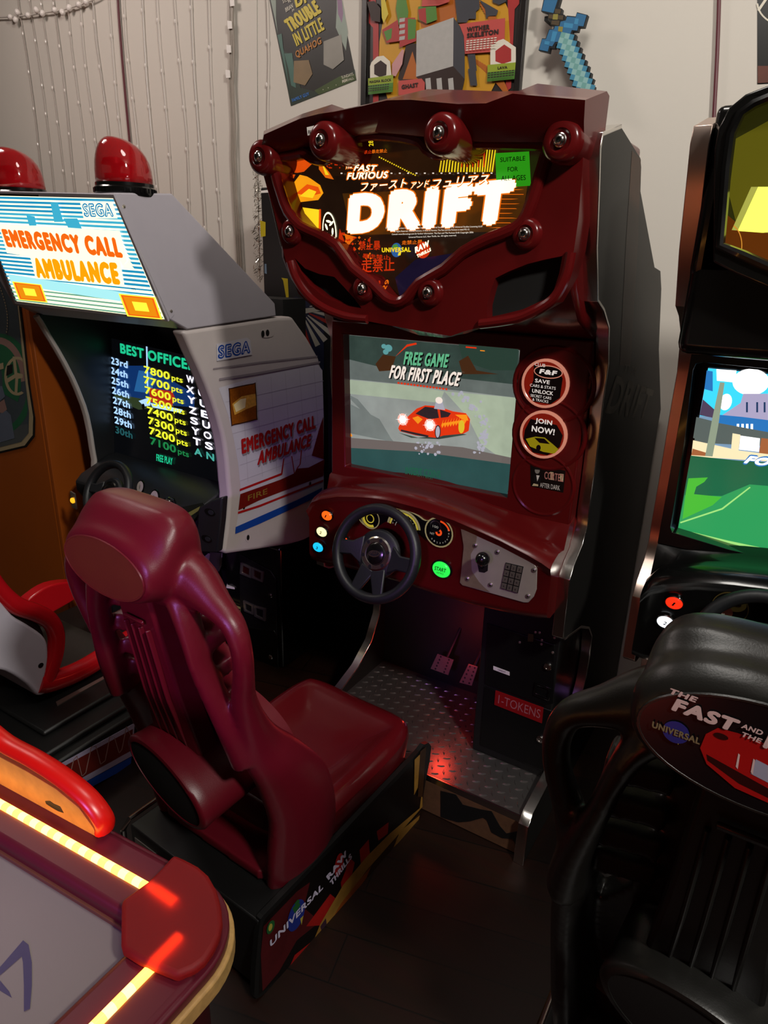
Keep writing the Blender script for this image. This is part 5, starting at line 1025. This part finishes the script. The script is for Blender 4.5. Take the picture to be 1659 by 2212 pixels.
m = MB(); m.box((-.60, .28, 0), (-.512, .40, .60), REDC); m.flat(PX(-.5115), [(402,2150),(425,2140),(420,2212),(390,2212)], mat('leg_art_pale', '8a6a90', noise=.4, nscale=30), off=0); m.build('leg', hk, bevel=.01)
m = MB(); m.box((-1.85, -.85, 0), (-1.75, -.75, .6), REDC); m.build('leg', hk, bevel=.01)
# goal board
GBP = Pl((-.742, .441, .8), (1, .075, 0), (0, 0, 1)); wood = [(-160,1545),(-60,1590),(0,1636),(60,1668),(120,1704),(170,1745),(202,1790),(208,1808),(200,1812),(150,1783),(60,1736),(0,1706),(-160,1640)]
WD = mat('pale_wood', 'c4943a', rough=.5, noise=.35, nscale=40)
m = MB(); m.poly(GBP, wood, WD, off=-.022, th=.022); m.poly(GBP, [(98,1730),(108,1730),(116,1736),(130,1742),(138,1756),(126,1752),(112,1744),(100,1736)], INK, off=.0, th=.0006); gb = m.build('goal_board', hk, bevel=.004)
red = [GBP.at(p)+Vector((0, .010, .004)) for p in smooth_px([(-160,1520),(-60,1572),(0,1618),(62,1652),(126,1694),(180,1740),(212,1784),(214,1806)], False, 4)]
m = MB(); m.tube(red, [(.0095, .016)]*len(red), mat('red_edging', 'd0140c', rough=.3, noise=.03), 12, ref=(0, 1, 0)); m.build('edging', gb, smooth=70)
# ================================================================ room
WY = 2.50
def structure(o): o['kind'] = 'structure'; return o
WALLM = mat('off_white_wall_paint', 'cfc8be', rough=.75, noise=.03, nscale=1.2, bump=.15, bscale=60)
m = MB(); m.box((-6, WY, 0), (4, WY+.1, 3.4), WALLM); structure(m.build('wall_back'))
fm = mat('dark_wood_floor', '2a1408', rough=.38, noise=.35, nscale=7)
nt = fm.node_tree; b = nt.nodes['Principled BSDF']; tc = nt.nodes.new('ShaderNodeTexCoord'); mp = nt.nodes.new('ShaderNodeMapping'); br = nt.nodes.new('ShaderNodeTexBrick'); wv = nt.nodes.new('ShaderNodeTexNoise'); mp2 = nt.nodes.new('ShaderNodeMapping'); mx = nt.nodes.new('ShaderNodeMix'); mx.data_type = 'RGBA'; mx.blend_type = 'MULTIPLY'; mx.inputs[0].default_value = .7
mp.inputs['Rotation'].default_value = (0, 0, math.radians(-14)); br.inputs['Scale'].default_value = 1; br.inputs['Brick Width'].default_value = 1.2; br.inputs['Row Height'].default_value = .13; br.inputs['Mortar Size'].default_value = .002
br.inputs['Color1'].default_value = (*lin('2a1208'), 1); br.inputs['Color2'].default_value = (*lin('180a05'), 1); br.inputs['Mortar'].default_value = (*lin('0a0502'), 1)
mp2.inputs['Scale'].default_value = (2, 24, 2); mp2.inputs['Rotation'].default_value = (0, 0, math.radians(-14)); wv.inputs['Scale'].default_value = 2.0; wv.inputs['Detail'].default_value = 6
L = nt.links.new
L(tc.outputs['Object'], mp.inputs[0]); L(mp.outputs[0], br.inputs[0]); L(tc.outputs['Object'], mp2.inputs[0]); L(mp2.outputs[0], wv.inputs[0]); L(br.outputs[0], mx.inputs[6]); L(wv.outputs[1], mx.inputs[7]); L(mx.outputs[2], b.inputs['Base Color'])
m = MB(); m.box((-6, -3, -.08), (4, WY, 0), fm); structure(m.build('floor'))
WALLD = mat('far_wall_paint', '8a827a', rough=.8, noise=.04, nscale=1.2)
m = MB(); m.box((-6, -3.1, 0), (4, -3, 3.4), WALLD); structure(m.build('wall_front'))
m = MB(); m.box((4, -3.1, 0), (4.1, WY+.1, 3.4), WALLD); structure(m.build('wall_right'))
m = MB(); m.box((-6.1, -3.1, 0), (-6, WY+.1, 3.4), WALLD); structure(m.build('wall_left'))
m = MB(); m.box((-6, -3, 3.4), (4, WY+.1, 3.5), mat('ceiling_paint', '8a847c', rough=.9, noise=.05)); structure(m.build('ceiling'))
WP = PY(WY-.001)
# ---------------------------------------------------------------- posters
m = MB(); PB = mat('poster_black_green', '18150f', rough=.45, noise=.3, nscale=5); PGN = mat('poster_dark_green', '1e2c20', rough=.45, noise=.4, nscale=6); PTE = mat('poster_teal', '3f6257', rough=.45, noise=.3, nscale=9); PYE = mat('poster_yellow', 'c8b23a', rough=.5, noise=.1); POR = mat('poster_orange', 'b0702a', rough=.5, noise=.15); PBLU = mat('poster_blue', '2f6ab0', rough=.5, noise=.1); PGRY = mat('poster_grey_green', '8a958a', rough=.5, noise=.2, nscale=8); PPU = mat('poster_mauve', '8a6a86', rough=.5, noise=.2); PCR = mat('poster_cream', 'd8d0c0', rough=.5, noise=.05); PMO = mat('poster_moss', '3a4a1e', rough=.5, noise=.4, nscale=12)
W1 = PY(WY-.0002)
tilt = [(570,-60),(723,-60),(770,173),(629,229)]
m.poly(W1, tilt, PB, th=.0012); k = [.0018]
def a(pts, mt, pl=W1): k[0] += .00015; m.flat(pl, pts, mt, off=k[0])
a([(583,-10),(597,-10),(597,40),(601,75),(594,40)], PGRY); a([(728,-10),(740,2),(752,70),(748,110),(726,60),(728,20)], PGRY); a([(728,-20),(738,-10),(742,30),(739,50),(731,30)], PPU)
a([(600,76),(610,73),(613,110),(628,118),(640,140),(650,190),(690,200),(767,150),(770,173),(629,229)], PGN); a([(600,76),(609,73),(612,100),(620,150),(626,190),(615,140)], PTE); a([(615,116),(632,115),(636,150),(640,190),(630,185),(624,150)], PTE); a([(680,196),(735,165),(768,160),(770,173),(690,205)], PMO)
a([(636,132),(668,130),(676,160),(660,185),(635,178)], mat('poster_sand', '7a6446', rough=.5, noise=.3, nscale=10)); a([(700,90),(738,75),(744,130),(720,150),(700,140)], mat('poster_stone', '8a857c', rough=.5, noise=.25, nscale=10))
tx = lambda t, bl, br, tl, mt, b=.03: m.text(t, W1, bl, br, tl, mt, bold=b, off=k[0]+.0004)
tx('BIG', (641,18), (688,-6), (633,-16), PYE); tx('TROUBLE', (629,72), (697,27), (613,45), PYE, .05) ; tx('IN LITTLE', (642,101), (703,64), (632,75), PYE); tx('QUAHOG', (642,129), (697,97), (638,112), POR)
tx('STEWIE', (613,8), (630,0), (611,-1), PCR, .01); tx('AND', (624,7), (631,4), (622,0), PCR, 0); tx('BRIAN', (619,27), (635,17), (617,18), PCR, .01); tx('IN', (633,26), (637,23), (632,21), PCR, 0)
tx('SUNDAYS', (740,171), (765,163), (738,165), PCR, 0); tx('FOX', (741,180), (752,176), (740,174), PCR, .05); tx('FALL', (753,176), (766,171), (752,171), PCR, 0); tx('FAMILY GUY', (633,221), (670,206), (631,214), PBLU, .04)
for x, y in ((699,194),(710,190),(727,184)): m.ell(W1, (x, y), .0016, .0016, PCR, off=k[0]+.0004, th=.0001, n=8)
po = m.build('poster', None, smooth=0); tag(po, 'unframed dark poster hung crooked with dripping yellow lettering about trouble', 'poster')
fr = thing('framed_poster', (WP.at((960,100)).x, WY, WP.at((960,100)).z), 'black framed orange poster with red and green labels above the red cabinet', 'poster')
W2 = PY(WY-.012)
F4 = [W2.at(p) for p in [(786,-60),(1146,-60),(1120,270),(789,270)]]; xl_, xr2, zb, zt = F4[0].x, F4[1].x, F4[2].z, F4[0].z+.03
FRM = mat('black_frame', '16110f', rough=.35, noise=.1); m = MB()
for lo, hi in (((xl_, zb), (xl_+.022, zt)), ((xr2-.022, zb), (xr2, zt)), ((xl_, zb), (xr2, zb+.022)), ((xl_, zt-.022), (xr2, zt))): m.box((lo[0], WY-.024, lo[1]), (hi[0], WY-.001, hi[1]), FRM)
m.build('frame', fr, bevel=.002)
m = MB(); m.box((xl_+.02, WY-.011, zb+.02), (xr2-.02, WY-.006, zt-.02), mat('poster_charcoal', '221c1a', rough=.4, noise=.1)); k = [.0006]
PRD = mat('poster_red', 'a02c2a', rough=.45, noise=.12); PRL = mat('poster_coral', 'b84a44', rough=.45, noise=.06); PAM = mat('poster_amber', 'c08a1e', rough=.45, noise=.08); PDO = mat('poster_deep_orange', 'a85a18', rough=.45, noise=.1); PGL = mat('poster_lime', '8a9a2a', rough=.45, noise=.05); PGD = mat('poster_grass', '4a7a2c', rough=.45, noise=.08); PLG = mat('poster_block_grey', 'a8a4a0', rough=.45, noise=.1, nscale=60); PDG = mat('poster_block_dark', '3a3a40', rough=.45, noise=.08); PCH = mat('poster_dark_line', '2a1812', noise=0)
b2 = lambda pts, mt: a(pts, mt, W2)
b2([(797,-20),(812,-20),(812,35),(818,40),(818,220),(806,225),(806,60),(797,50)], PRD); b2([(1096,-20),(1122,-20),(1122,8),(1112,20),(1104,190),(1092,200),(1098,40)], PRD)
b2([(838,-20),(1080,-20),(1098,20),(1102,90),(1080,160),(1060,200),(838,215),(818,150),(820,90)], PAM); b2([(905,20),(990,-10),(985,40),(935,60),(910,60)], PDO)
for i in range(15): x = 1005+i*5; b2([(x, 120+i*3), (x+8, 118+i*3), (x+60-i*2, 160+i*4), (x+56-i*2, 164+i*4)], PDO)
for i in range(10): b2([(1030+i*3, 2+i*5), (1034+i*3, 2+i*5), (1070+i*2, 30+i*4), (1068+i*2, 33+i*4)], PDO); b2([(876+i*2, 140+i*4), (896, 120+i*6), (898, 122+i*6), (876+i*2, 143+i*4)], PDO)
b2([(880,95),(905,95),(910,170),(870,180),(862,170)], PCH); b2([(893,112),(902,145),(905,172),(872,172)], PDO)
b2([(983,-20),(1036,-20),(1038,20),(1030,26),(1030,42),(1015,42),(1010,50),(990,50)], PDG); b2([(1036,0),(1078,24),(1074,35),(1058,36),(1052,42),(1050,20)], PDG); b2([(1065,-10),(1090,-10),(1096,4),(1080,12),(1066,6)], PDG)
for (x, y) in ((1012,118),(1013,150)): b2([(x, y), (x+16, y-2), (x+20, y+36), (x+5, y+36)], PDG)
b2([(902,68),(982,39),(981,144),(901,167)], PLG); b2([(982,39),(1006,72),(1006,172),(981,144)], PDG); b2([(901,167),(981,144),(1006,172),(1000,200),(920,205),(915,180)], PCH)
for x in (921, 945, 970): b2([(x, 171), (x+11, 169), (x+13, 195), (x+2, 197)], PLG)
b2([(906,16),(944,10),(947,44),(924,53),(906,44)], PGD); b2([(906,22),(922,18),(924,53),(908,44)], PRD)
b2([(862,-10),(878,-10),(885,28),(880,60),(864,55),(858,20)], PGD); b2([(828,66),(862,44),(868,90),(838,94)], PRD); b2([(832,70),(850,62),(848,84),(838,90)], PGD); b2([(866,40),(900,40),(902,90),(866,104)], PRD); b2([(884,42),(902,44),(900,84),(884,88)], PGD)
for i in range(4): b2([(866, 42+i*13), (878, 40+i*13), (877, 48+i*13), (865, 50+i*13)], PLG)
b2([(826,-4),(834,-4),(842,32),(832,52),(828,40)], PYE); b2([(796,6),(812,4),(825,20),(824,50),(806,46)], PCH)
b2([(850,140),(872,108),(876,110),(872,140),(858,166),(850,165)], mat('poster_pink', 'c08a8a', rough=.5, noise=.1))
b2([(995,54),(1094,41),(1092,112),(1007,118),(1005,80)], PRL); b2([(916,-10),(974,-10),(974,6),(950,14),(914,16)], PRL); b2([(864,176),(914,171),(921,180),(920,205),(864,207)], PRL)
b2([(1062,110),(1065,98),(1072,97),(1078,90),(1090,86),(1100,92),(1108,98),(1117,104),(1117,140),(1062,146)], PCR); b2([(1073,112),(1092,98),(1107,108),(1107,134),(1088,140),(1073,134)], PRD); b2([(1056,142),(1121,136),(1120,152),(1056,158)], PGL); b2([(1056,158),(1120,152),(1119,172),(1055,178)], PGD)
b2([(803,145),(806,136),(818,124),(832,122),(846,134),(849,164),(803,170)], PCR); b2([(812,142),(826,132),(839,142),(838,164),(824,168),(812,162)], PCH); b2([(799,171),(853,163),(853,180),(799,186)], PGL); b2([(799,186),(853,180),(852,200),(799,206)], PGD)
t2 = lambda t, bl, br, tl, mt, b=.04: m.text(t, W2, bl, br, tl, mt, bold=b, off=k[0]+.0004)
t2('WITHER', (1012,72), (1061,66), (1012,61), PCH, .06); t2('SKELETON', (1012,85), (1080,76), (1012,74), PCH, .06); t2('GHAST', (871,195), (907,190), (871,185), PCH, .06); t2('LAVA', (1078,152), (1099,150), (1078,146), PCH, .04); t2('MAGMA BLOCK', (802,182), (849,177), (802,176), PCH, .05)
for y0, x0, x1, n_, mt in ((90,1011,1078,5,PCR),(160,1059,1117,3,PCH),(189,802,849,3,PCH),(-2,935,968,2,PCR)):
    for i in range(n_):
        for j in range(9):
            xx = x0+(x1-x0)*j/9; yy = y0+i*5-(xx-x0)*.11; b2([(xx, yy), (xx+(x1-x0)/9*.75, yy-.7), (xx+(x1-x0)/9*.75, yy+1.6), (xx, yy+2.3)], mt)
m.build('print', fr, smooth=0)
m = MB(); m.poly(W1, [(1636,-60),(1760,-60),(1750,175),(1636,182)], mat('poster_black', '141312', rough=.35, noise=.1), th=.0015); k = [.002]
for i in range(8):
    t0, t1 = math.pi*(.62+i*.045), math.pi*(.62+(i+1)*.045); c = (1700, 5); r = 66
    a([(c[0]+r*math.cos(t0), c[1]+r*.8*math.sin(t0)), (c[0]+r*math.cos(t1), c[1]+r*.8*math.sin(t1)), (c[0]+(r-4)*math.cos(t1), c[1]+(r-4)*.8*math.sin(t1)), (c[0]+(r-4)*math.cos(t0), c[1]+(r-4)*.8*math.sin(t0))], PCR)
a([(1636,22),(1659,-12),(1663,-8),(1640,26)], PCR); a([(1637,143),(1750,143),(1750,175),(1637,180)], mat('poster_rust', '5a2a1c', noise=.4))
po2 = m.build('poster', None, smooth=0); tag(po2, 'black poster with white curve at the right edge above the black cabinet', 'poster')
# ---------------------------------------------------------------- pixel sword
z8 = lambda L: [(1120+x/8.295, y/8.295) for x, y in L]
W3 = PY(WY-.055)
SWK = mat('sword_outline', '101418', rough=.5, noise=.05); S1 = mat('sword_blue', '2b6690', rough=.5, noise=.06); S2 = mat('sword_bright_blue', '3a84ae', rough=.5, noise=.05); S3 = mat('sword_pale', '86b0ae', rough=.5, noise=.05); S4 = mat('sword_mid', '6a9c98', rough=.5, noise=.05); S5 = mat('sword_teal', '3c7f9c', rough=.5, noise=.05); SBR = mat('sword_brown', '4a3c28', rough=.5, noise=.1); SGO = mat('sword_gold', '8a8038', rough=.5, noise=.08)
m = MB()
o_ = [(515,-120),(440,235),(570,275),(555,350),(620,385),(605,470),(665,495),(655,550),(580,550),(520,715),(455,715),(392,930),(580,975),(600,890),(685,895),(705,815),(740,825),(720,890),(780,915),(765,1000),(820,1025),(805,1110),(870,1140),(850,1235),(915,1255),(900,1345),(960,1365),(945,1455),(1005,1475),(985,1570),(1045,1595),(1025,1690),(1090,1710),(1075,1790),(1420,1850),(1450,1700),(1385,1690),(1400,1570),(1345,1550),(1385,1440),(1325,1420),(1340,1330),(1280,1310),(1300,1210),(1235,1195),(1250,1105),(1185,1090),(1205,990),(1145,970),(1160,880),(1095,865),(1115,765),(1050,745),(1065,655),(1000,625),(1000,590),(1095,595),(1115,520),(1205,520),(1270,300),(1080,250),(1055,325),(895,310),(875,385),(840,385),(860,300),(800,275),(815,190),(745,160),(810,-80)]
m.poly(W3, z8(o_), SWK, th=.018); k = [.0185]
s = lambda L, mt: a(z8(L), mt, W3)
s([(530,-110),(455,225),(660,265),(715,100),(770,-80)], S1); s([(690,190),(800,200),(785,280),(685,270)], SBR); s([(580,290),(840,310),(830,390),(570,360)], SBR); s([(660,285),(745,285),(735,385),(645,380)], SGO); s([(630,400),(770,400),(760,490),(620,470)], SBR)
s([(1085,268),(1252,308),(1195,505),(1105,495),(1085,580),(990,570),(960,640),(800,620),(750,780),(690,780),(640,860),(590,850),(560,950),(405,920),(460,730),(530,730),(590,565),(670,560),(690,500),(770,500),(790,420),(880,400),(905,330),(1060,345)], S1)
for L_ in ([(855,435),(1015,460),(1000,540),(845,520)], [(1050,365),(1115,370),(1095,470),(1030,460)], [(650,590),(735,600),(680,775),(610,770)], [(510,765),(600,775),(580,835),(500,825)]): s(L_, S2)
s([(755,505),(835,515),(820,605),(745,590)], SGO)
for j in range(12):
    for d, mt in ((-2, S5), (-1, S3), (0, S4), (1, S3), (2, S5)):
        i = j+d
        if i < 0 and j < 2: continue
        cx, cy = 830+i*78-j*30, 660+i*18+j*95
        if j == 11 and d != 0: continue
        s([(cx-39+15, cy-9-47), (cx+39+15, cy+9-47), (cx+39-15, cy+9+47), (cx-39-15, cy-9+47)], mt)
for p in ((1235,90),(1180,40)): c = PY(WY-.055).at(p); m.box((c.x-.006, WY-.056, c.z-.006), (c.x+.006, WY, c.z+.006), SWK)
sw = m.build('toy_sword', None, smooth=0); tag(sw, 'blue pixelated toy sword mounted on the white wall', 'toy sword')
# ---------------------------------------------------------------- cords and light strings on the wall
CORD = mat('dark_red_cord', '5a1a26', rough=.5, noise=.1)
C1 = PY(WY-.012)
m = MB(); m.tube([C1.at(p) for p in [(252,-40),(257,40),(264,130),(272,220),(281,315),(284,420)]], .0055, CORD, 8); tag(m.build('wall_cord'), 'dark red cord hanging down the wall behind the red beacon', 'cord', None)
m = MB(); m.tube([C1.at(p) for p in [(1554,-40),(1552,40),(1549,120),(1545,200),(1541,275),(1538,340)]], .0055, CORD, 8); tag(m.build('wall_cord'), 'dark red cord hanging down the wall beside the black cabinet', 'cord', None)
cl = thing('curtain_lights', (-2.7, WY, 2.6), 'curtain of thin clear light strings hanging over the left wall', 'string lights')
WIRE = mat('clear_wire', '9c9088', rough=.3, noise=.1); BULB = mat('clear_bulb', 'e8e0da', rough=.1, noise=0)
x = -3.75; i = 0
while x < -2.12:
    if abs(x+2.28) < .09: x += .07; continue
    z1, z0 = 3.2, 1.0+random.random()*.25; P = []; n = 12; ph = random.random()*6; am = .004+random.random()*.008
    for q in range(n+1):
        z = z1+(z0-z1)*q/n; P.append((x+am*math.sin(q*1.1+ph)+random.gauss(0, .0015), WY-.008-.004*random.random(), z))
    m = MB(); m.tube(P, .0016+.0009*(i % 3 == 0), WIRE, 5)
    for q in range(12):
        z = z0+(z1-z0)*(q+.3+random.random()*.3)/12; f = (z1-z)/(z1-z0)*n; a_ = int(min(n-1, f)); xx = P[a_][0]+(P[a_+1][0]-P[a_][0])*(f-a_)
        m.lathe((xx, WY-.012, z), (0, 0, 1), [(.001, -.008), (.0035, -.004), (.0035, .004), (.001, .008)], BULB, 6)
    m.build('light_string', cl); x += .085+random.random()*.03; i += 1
cb_ = thing('cable_bundle', (-2.28, WY, 2.2), 'bundle of pale wires taped vertically to the wall left of the crooked poster', 'cable')
C2 = PY(WY-.016); m = MB()
for dx_ in (-3.5, 0, 3.5): m.tube([C2.at((p[0]+dx_+random.gauss(0, .8), p[1])) for p in [(498,-40),(500,40),(501,110),(500,180),(504,260),(503,340),(508,420),(512,500),(518,590)]], .0042, mat('pale_wire', '9a8f84', rough=.4, noise=.1), 7)
m.build('wires', cb_)
for p in [(502,5),(497,54),(495,106),(493,160)]:
    m = MB(); q = PY(WY-.024); m.poly(q, [(p[0]-5, p[1]-9), (p[0]+4, p[1]-8), (p[0]+5, p[1]+8), (p[0]-4, p[1]+9)], WHITEP, th=.003); m.build('tape', cb_)
ga = thing('light_garland', (-3.6, WY, 2.6), 'garland of white bulbs swagging across the top left of the wall', 'string lights')
G = smooth_px([(-30,38),(20,36),(60,33),(90,28),(140,20),(200,0),(230,-20)], False, 4); m = MB(); m.tube([PY(WY-.02).at(p) for p in G], .004, mat('white_cable', 'c8c0b8', noise=.05), 6); m.build('cable', ga)
for i, p in enumerate([(22,37),(38,27),(34,42),(60,33),(79,22),(92,28),(118,22),(135,27),(150,16),(170,10),(186,4)]):
    c = PY(WY-.026).at(p); m = MB(); m.lathe(c, (math.cos(i*2.1), -.2, math.sin(i*2.1)), [(.004, -.012), (.012, -.008), (.013, .006), (.008, .014), (.001, .016)], BULB, 10); m.build('bulb', ga, smooth=70)
TS = mat('tinsel_silver', 'c8c4b8', rough=.15, metal=1, noise=.1); m = MB()
for i in range(420):
    t = random.random(); p = (556+random.gauss(0, 5)+t*4, 372+t*232); c = PY(2.30+random.gauss(0, .012)).at(p); d = Vector((random.gauss(0, 1), random.gauss(0, 1), random.gauss(0, 1))).normalized()*.009; e = d.cross(Vector((random.random(), random.random(), random.random()))).normalized()*.0012
    m.add([c-d-e, c+d-e, c+d+e, c-d+e], [(0, 1, 2, 3)], TS)
m.tube([PY(2.30).at((556, -40)), PY(2.30).at((557, 372)), PY(2.30).at((562, 610))], .0015, TS, 5)
ti = m.build('hanging_tinsel', None, smooth=0); tag(ti, 'sparkling silver tinsel strand hanging beside the black game box', 'tinsel')
# ---------------------------------------------------------------- light
def area(nm, loc, to, size, power, col, shape='DISK'):
    l = bpy.data.lights.new(nm, 'AREA'); l.shape = shape; l.size = size; l.energy = power; l.color = col; o = bpy.data.objects.new(nm, l); COL.objects.link(o); o.location = loc
    o.rotation_euler = (Vector(to)-Vector(loc)).to_track_quat('-Z', 'Y').to_euler(); return o
area('ceiling_key_fill', (1.5, -.1, 3.15), (-.9, 2.2, 1.6), .30, 66, (1.0, .96, .89))
area('ceiling_key_fill', (-3.0, 1.1, 3.3), (-2.7, 2.5, 1.6), .7, 22, (1.0, .86, .80))  # added fill washing the left wall, no known lamp
area('ceiling_key_fill', (-.5, .9, 3.3), (-.6, 2.5, 1.6), .7, 22, (1.0, .95, .88))  # added fill washing the middle wall, no known lamp
sl = bpy.data.lights.new('purple_spot', 'SPOT'); sl.energy = 120; sl.color = (.60, .28, 1.0); sl.spot_size = math.radians(28); sl.spot_blend = .7; sl.shadow_soft_size = .2
so_ = bpy.data.objects.new('purple_spot', sl); COL.objects.link(so_); so_.location = (-.25, -1.5, 1.75); so_.rotation_euler = (Vector((-1.0, .8, .85))-so_.location).to_track_quat('-Z', 'Y').to_euler()
def point(nm, loc, p, c, r=.03):
    l = bpy.data.lights.new(nm, 'POINT'); l.energy = p; l.color = c; l.shadow_soft_size = r; o = bpy.data.objects.new(nm, l); COL.objects.link(o); o.location = loc
point('footwell_red_fill', (-.83, 1.79, .38), .5, (1, .06, .03))  # added red light on the pedals, there is no fixture here
point('red_fill', (-.25, -.35, .62), 1.6, (1, .10, .06), .06)  # added red light to tint the black seat and floor, source unseen
w = bpy.data.worlds.new('room_air'); SC.world = w; w.use_nodes = True
bg = w.node_tree.nodes['Background']; bg.inputs[0].default_value = (.9, .75, .62, 1); bg.inputs[1].default_value = .035
# ---------------------------------------------------------------- view
make_camera()
v = SC.view_settings; v.view_transform = 'Standard'; v.look = 'None'; v.gamma = 1; v.exposure = 0; v.use_curve_mapping = False
